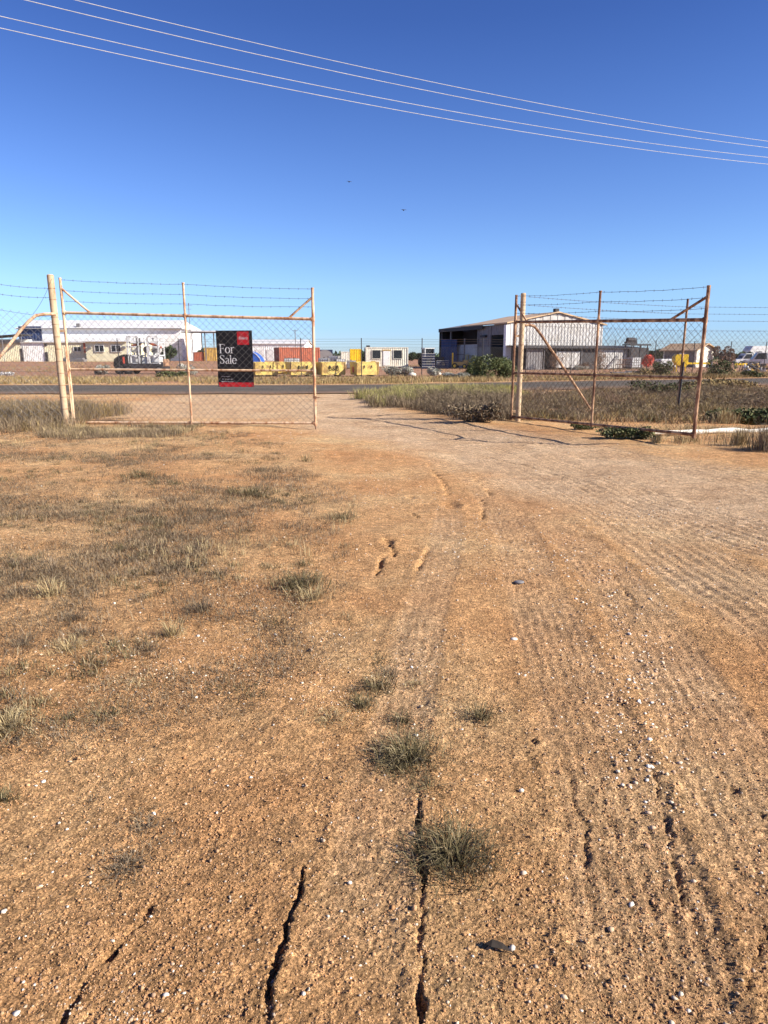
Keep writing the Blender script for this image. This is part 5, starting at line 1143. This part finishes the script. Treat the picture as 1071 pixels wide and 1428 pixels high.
rng = np.random.RandomState(9); q = at0(1055, 68); t = thing('scrap_heap', 'heap of orange and white scrap at the far right beyond the road', 'scrap', q)
for mt, n, nm in (('machy', 26, 'rusty_scrap'), ('tank', 18, 'white_scrap'), ('dgrey', 26, 'dark_scrap')):
    m = MB()
    for k in range(n): m.box((rng.normal(0, .9), rng.normal(0, .4), abs(rng.normal(.3, .2))), (rng.uniform(.1, .7), rng.uniform(.05, .3), rng.uniform(.05, .25)), rng.uniform(0, 3), rng.uniform(-.5, .5), rng.uniform(-.6, .6))
    m.build(nm, M[mt], t)
t = thing('steel_trestle', 'dark trestle stand in front of the scrap heap', 'trestle', at0(1046, 64), 0)
for X in (-.8, .8): m = MB(); m.tube([(X-.2, 0, 0), (X, 0, .95), (X+.2, 0, 0)], .04, 5); m.build('leg', M['dgrey'], t)
m = MB(); m.tube([(-1, 0, .93), (1, 0, .93)], .05, 6); m.build('top_bar', M['dgrey'], t)
# ---- truck with white stillage racks on the left
TX, TY = XZ(199, 58, 1), 58.0; t = thing('rack_trailer', 'dark bedded farm trailer carrying two white framed racks, red black nose at left', 'trailer', (TX, TY, GZ(TX, TY)), 0)
u = 58 * CP / FPX; X = lambda px: (px - 199) * u; Zp = lambda py: zat(199, py, (0, 58))
m = MB(); m.span(X(178), X(231), -.9, .9, Zp(514), Zp(508)); m.build('deck', M['dgrey'], t); m = MB(); m.prism([(X(163), Zp(509)), (X(164.5), Zp(501)), (X(170), Zp(497)), (X(178), Zp(494.5)), (X(184), Zp(494.5)), (X(184), Zp(515)), (X(166), Zp(515))], -.88, .88); m.build('nose', M['tyre'], t, bevel=.05)
m = MB(); m.span(X(177), X(179.5), -.90, .90, Zp(507), Zp(498)); m.build('orange_panel', M['orange'], t); m = MB(); m.span(X(231), X(233), -.6, .6, Zp(511), Zp(501)); m.build('red_panel', M['rustpipe'], t)
for px in (171, 184, 226):
    for Y in (-.85, .85): r = (Zp(510) - Zp(523))/2; o = MB().lathe([(r*.9, Y-.14), (r, Y-.1), (r, Y+.1), (r*.9, Y+.14)], (X(px), 0, r), 16, 'Y').build('wheel', M['tyre'], t); MB().lathe([(r*.45, Y-.16), (r*.45, Y+.16)], (X(px), 0, r), 12, 'Y').build('rim', M['grey'], o)
for a0, a1 in ((184, 199), (213, 226)):
    o = MB()
    for px in (a0, a0+3.5 if a0 < 200 else a0-2, a1):
        for Y in (-.75, .75): o.box((X(px), Y, (Zp(508)+Zp(470))/2), (.10, .10, Zp(470)-Zp(508)))
    for py in (470, 478, 484, 496, 507):
        for Y in (-.75, .75): o.span(X(a0), X(a1), Y-.05, Y+.05, Zp(py)-.05, Zp(py)+.05)
        for px in (a0, a1): o.span(X(px)-.05, X(px)+.05, -.75, .75, Zp(py)-.05, Zp(py)+.05)
    o.build('rack_frame', M['tank'], t)
    m = MB(); m.span(X(a0+1), X(a1-1), -.5, .5, Zp(506), Zp(496.5)); m.build('white_sacks', M['tank'], t, bevel=.08); m = MB(); m.span(X(a0+1), X(a1-3), -.4, .4, Zp(492), Zp(486)); m.build('drum_load', M['contw' if a0 < 200 else 'grey'], t, bevel=.06); m = MB(); m.box((X((a0+a1)/2), -.2, Zp(482)), (1.0, .4, .16), 0, 0, .35 if a0 > 200 else -.3); m.build('red_brace', M['contr'], t)
m = MB(); [m.span(X(p_), X(p_)+.07, -.80, -.72, Zp(508), Zp(472)) for p_ in (197, 201)]; m.span(X(184), X(226), -.82, -.74, Zp(509), Zp(507)); m.build('rack_shade_strip', M['dgrey'], t)  # dark strips added to draw the black shadows between the racks
m = MB(); m.span(X(200), X(213), -.3, .3, Zp(512), Zp(498)); m.build('tool_box', M['tank'], t); m = MB(); m.lathe([(.28, -.1), (.28, .1)], (X(206), 0, Zp(488)), 14, 'Y'); m.tube([(X(206), 0, Zp(510)), (X(206), 0, Zp(490))], .05, 6); m.build('hose_reel', M['grey'], t)
# ---- long white shed on the left
Y0 = 130.0; S_ = thing('white_warehouse', 'long white corrugated warehouse on the left behind the closed gate', 'warehouse', (XZ(140, Y0, 4), Y0, .55)); sx = lambda px, Y=Y0: XZ(px, Y, 4) - XZ(140, Y0, 4)
zz = lambda py, Y=Y0: zat(140, py, (0, Y)) - .55
xl, xr = sx(27), sx(253); ze2, zr2 = zz(458), zz(446.5, 137)
m = MB(); m.corr((xl, 0), (xr, 0), 0, ze2, .22, .018); m.corr((xr, 0), (xr, 14), 0, ze2, .22, .018); m.corr((xl, 14), (xl, 0), 0, ze2, .5, .06); m.build('wall', M['wall_w'], S_)
m = MB(); th = .12; V = [(xl-.4, -.4, ze2), (xr+.4, -.4, ze2), (xr-1.4, 7, zr2), (xl-.4, 7, zr2), (xr+.4, 14.4, ze2), (xl-.4, 14.4, ze2)]
m.add(V + [(a, b, c-.12) for a, b, c in V], [(0, 1, 2, 3), (1, 4, 2), (3, 2, 4, 5), (3, 9, 6, 0), (0, 6, 7, 1), (1, 7, 10, 4), (3, 5, 11, 9), (6, 9, 11), (6, 7, 8, 9)]); m.build('roof', M['roof_w'], S_)
m = MB(); m.tube([(xl, -.5, ze2-.05), (xr+.3, -.5, ze2-.05)], .09, 6); m.build('gutter', M['grey'], S_)
m = MB(); m.corr((sx(28), -.1), (sx(60), -.1), zz(477), zz(455), .5, .05); m.build('navy_panel', M['navy'], S_)
m = MB(); m.span(sx(109)-.3, sx(109)+.3, .5, 1.1, ze2+.2, ze2+.9); m.build('roof_vent', M['grey'], S_)
Y1 = 121.0; zq = .5; N_ = thing('cream_annex', 'low cream corrugated annex along the front of the white warehouse', 'annex', (XZ(95, Y1, 2), Y1, zq)); nx = lambda px: XZ(px, Y1, 2) - XZ(95, Y1, 2); nz = lambda py: zat(95, py, (0, Y1)) - zq
za = nz(477.5)
m = MB(); m.corr((nx(-60), 0), (nx(29), 0), 0, za-.2, .3, .03); m.corr((nx(62), 0), (nx(123), 0), 0, za, .3, .03); m.corr((nx(123), 0), (nx(194), 0), 0, za, .3, .03); m.corr((nx(194), 0), (nx(194), 7), 0, za, .3, .03); m.build('wall', M['wall_c'], N_)
m = MB(); m.corr((nx(29), .05), (nx(62), .05), 0, za, .3, .03); m.build('pale_wall', M['wall_w'], N_)
m = MB(); m.prism([(-.3, za-.02), (8.6, za+.35), (8.6, za+.43), (-.3, za+.06)], nx(-62), nx(195), 'X'); m.build('roof', M['roof_w'], N_)
for p0_, p1_, q0, q1, mu in ((104, 113.5, 484, 489.8, 1), (140, 152, 482, 490.5, 1), (162.5, 175, 482, 490.5, 1)): win(N_, nx(p0_), nx(p1_), nz(q1), nz(q0), -.1 if p0_ < 130 else -2.1, 'wall_w', 'glass', mu)
m = MB(); m.span(nx(29), nx(32), -.1, 0, 0, nz(486)); m.build('opening_shade', M['dgrey'], N_); door(N_, nx(63), nx(67), 0, nz(491), -.1, 'dgrey'); m = MB(); m.span(nx(63.5), nx(67), -.12, -.04, nz(482.5), nz(479)); m.build('fan_vent', M['dgrey'], N_)  # dark slab on the wall stands for the shade inside a gap
m = MB(); m.span(nx(127), nx(184), -2, -.06, 0, nz(477)); m.build('bay_wall', M['wall_c'], N_); m = MB(); m.span(nx(123), nx(185), -2.5, -.05, nz(477), nz(476.3)); m.build('bay_roof', M['roof_w'], N_); m = MB(); m.span(nx(124), nx(126.8), -2, -.2, nz(492), nz(478)); m.build('side_box', M['contr'], N_)
for px in (133, 180): m = MB(); m.span(nx(px-2), nx(px+2), -2.4, -2.02, nz(486), nz(483)); m.build('air_conditioner', M['grey'], N_)
m = MB(); m.span(nx(118), nx(184), -2.03, -2.004, nz(503.5), nz(493)); m.build('ochre_band', M['roof_t'], N_) if False else None
t = thing('canopy', 'thin dark edged canopy roof at the far left before the warehouse', 'canopy', (XZ(0, 118, 5), 118, .5)); cxn = lambda px: XZ(px, 118, 5) - XZ(0, 118, 5); cz = lambda py: zat(0, py, (0, 118)) - .5
m = MB(); m.add([(cxn(-60), 0, cz(472)), (cxn(29), 0, cz(465.5)), (cxn(29), 4, cz(465.5)), (cxn(-60), 4, cz(472)), (cxn(-60), 0, cz(474)), (cxn(29), 0, cz(467.2)), (cxn(29), 4, cz(467.2)), (cxn(-60), 4, cz(474))], [(0, 1, 2, 3), (7, 6, 5, 4), (0, 4, 5, 1), (1, 5, 6, 2), (2, 6, 7, 3), (3, 7, 4, 0)]); m.build('canopy_roof', M['dgrey'], t)
for px in (-50, -20, 1, 28): m = MB(); m.tube([(cxn(px), .2, 0), (cxn(px), .2, cz(469))], .07, 6); m.build('post', M['grey'], t)
m = MB(); m.span(cxn(-60), cxn(28), 3.7, 3.8, 2.4, cz(470)-.3); m.build('fascia_wall', M['wall_w'], t)
# carport right of the warehouse
t = thing('carport', 'open carport roof joining the right end of the white warehouse', 'carport', (XZ(253, 124, 5), 124, .5)); kx = lambda px: XZ(px, 124, 5) - XZ(253, 124, 5); kz = lambda py: zat(253, py, (0, 124)) - .5
m = MB(); m.span(kx(253), kx(304), 0, 7, kz(463), kz(461)); m.build('carport_roof', M['roof_w'], t); m = MB(); m.span(kx(253), kx(304), -.1, 0, kz(464.2), kz(462.8)); m.build('beam', M['dgrey'], t)
for px in (267, 285, 303):
    for Y in (.3, 6.7): m = MB(); m.tube([(kx(px), Y, 0), (kx(px), Y, kz(463))], .1, 6); m.build('post', M['grey'], t)
m = MB(); m.tube([(0, 0, 0), (0, 0, 9.6)], .06, 6); m.box((0, 0, 9.2), (1.2, .05, .05)); m.box((0, 0, 8.6), (.8, .05, .05)); o = m.build('antenna_mast', M['grey'], None); o.location = (XZ(265.5, 118, 5), 118, .5); tag(o, 'tall thin antenna mast beside the carport', 'mast')
m = MB(); m.tube([(0, 0, 0), (0, 0, 5.2)], .05, 6); m.box((0, 0, 5.0), (.8, .05, .05)); o = m.build('antenna_mast', M['grey'], None); o.location = (XZ(412, 100, 3), 100, 0); tag(o, 'thin mast rising behind the red container', 'mast')
for i, (px, lab, mt, z_) in enumerate([(276, 'small dark shed stack seen under the carport, left', 'contr', 1.6), (291, 'ochre machine seen under the carport, right', 'machy', 2.4)]):
    container(XZ(px, 128, 1), 130, .1, 2.0, 2, z_, mt, lab, 'shed', 'small_shed')
m = MB(); m.box((0, 0, .25), (2.6, 1.4, .5)); m.box((.4, 0, .6), (1.2, .9, .3)); o = m.build('junk_pile', M['grey'], None); o.location = (XZ(109, 117, 0), 117, .45); tag(o, 'dark low pile of sheets in front of the cream annex window', 'pile')
# white van-ish box with bits in front of pale wall
rng = np.random.RandomState(13); n = 60; m = MB(); P = rng.uniform(-1, 1, (n, 3)) * [.7, .35, .06] + [0, 0, .12]; leaves_o = leaves('plastic_sheet', P, .22, M['galv'], None, rng, 1.5); leaves_o.data.materials[0] = M['tank']; gx, gy = G(8, 523); leaves_o.location = (gx, gy, GZ(gx, gy)); tag(leaves_o, 'crumpled pale plastic sheet lying beyond the road at the far left', 'plastic sheet')
for i, (px, py, s, lab) in enumerate([(575, 524.5, .36, 'big white rock beside the saltbush near the bins'), (612, 523, .25, 'white rock at the left of the low rock row'), (625, 523.5, .22, 'white rock in the middle of the low rock row'), (650, 524, .24, 'white rock at the right of the low rock row')]):
    gx, gy = G(px, py); r = np.random.RandomState(i+40); o = np_mesh('white_rock', ICO * r.uniform(.8, 1.2, (12, 1)) * [s, s*.8, s*.6], ICF, M['salt'] if False else M['contw']); o.location = (gx, gy, .1); tag(o, lab, 'rock')
# trees
for i, (px, Y, wpx, ytop, mt, lab) in enumerate([(236, 112, 18, 483, 'tree', 'dark green tree standing before the white warehouse right end'), (912, 150, 30, 488, 'tree', 'dark tree at the left of the tree row behind the tank'), (938, 160, 30, 487, 'tree', 'dark tree in the middle of the tree row behind the hopper'), (958, 150, 24, 489, 'tree', 'dark tree at the right of the tree row, next to the hut'),
   (1040, 120, 24, 491, 'tree', 'dark round tree left of the parked trucks'), (1018, 118, 14, 492, 'tree', 'small dark tree right of the hut'), (284, 140, 16, 486, 'tree', 'dark tree behind the carport'), (575, 210, 14, 492, 'tree', 'distant tree right of the cream office'), (586, 260, 12, 493, 'tree', 'smaller distant tree near the crate stack'), (438, 160, 16, 489, 'tree', 'dark tree behind the orange machine'), (505, 170, 18, 490, 'tree', 'dark tree behind the cream office')]):
    x = XZ(px, Y, 2); s = Y*CP/FPX; h = zat(px, ytop, (0, Y)) - GZ(x, Y)
    shrub('tree', lab, 'tree', x, Y, wpx*s*.62, wpx*s*.5, h, M[mt], 2600, .17 + Y*.0006, 18, seed=90+i, trunk=h*.22)
rng = np.random.RandomState(17); n = 60000; x = rng.uniform(-420, 420, n); y = rng.uniform(330, 640, n); hh = 3.2 * np.clip(.45 + fbm(x, y, .03, 3, 4)*1.2, .15, 1.3)
C = np.stack([x, y, rng.uniform(0, 1, n) * hh], 1); tag(leaves('distant_scrub', C, 1.1, M['tree'], None, rng, 1.4), 'far belt of dark scrub along the horizon', None, None, 'stuff')
# birds
for px, py, Y, lab in ((487, 253.5, 45, 'tiny dark bird higher in the sky'), (563, 293, 40, 'tiny dark bird lower in the sky, nearer the horizon')):
    q = AT(px, py, Y); t = thing('bird', lab, 'bird', q, .4); P = MB(); P.lathe([(.002, -.09), (.03, -.04), (.035, .02), (.02, .07), (.004, .12)], (0, 0, 0), 8, 'Y'); P.build('body', M['dgrey'], t)
    m = MB(); 
    for s in (-1, 1): m.add([(0, .04, .0), (s*.08, .05, .03), (s*.17, 0, .01), (s*.08, -.02, .03), (0, -.03, 0)], [(0, 1, 3, 4) if s > 0 else (4, 3, 1, 0), (1, 2, 3) if s > 0 else (3, 2, 1)])
    o = m.build('wings', M['dgrey'], t); o.modifiers.new('thick', 'SOLIDIFY').thickness = .008
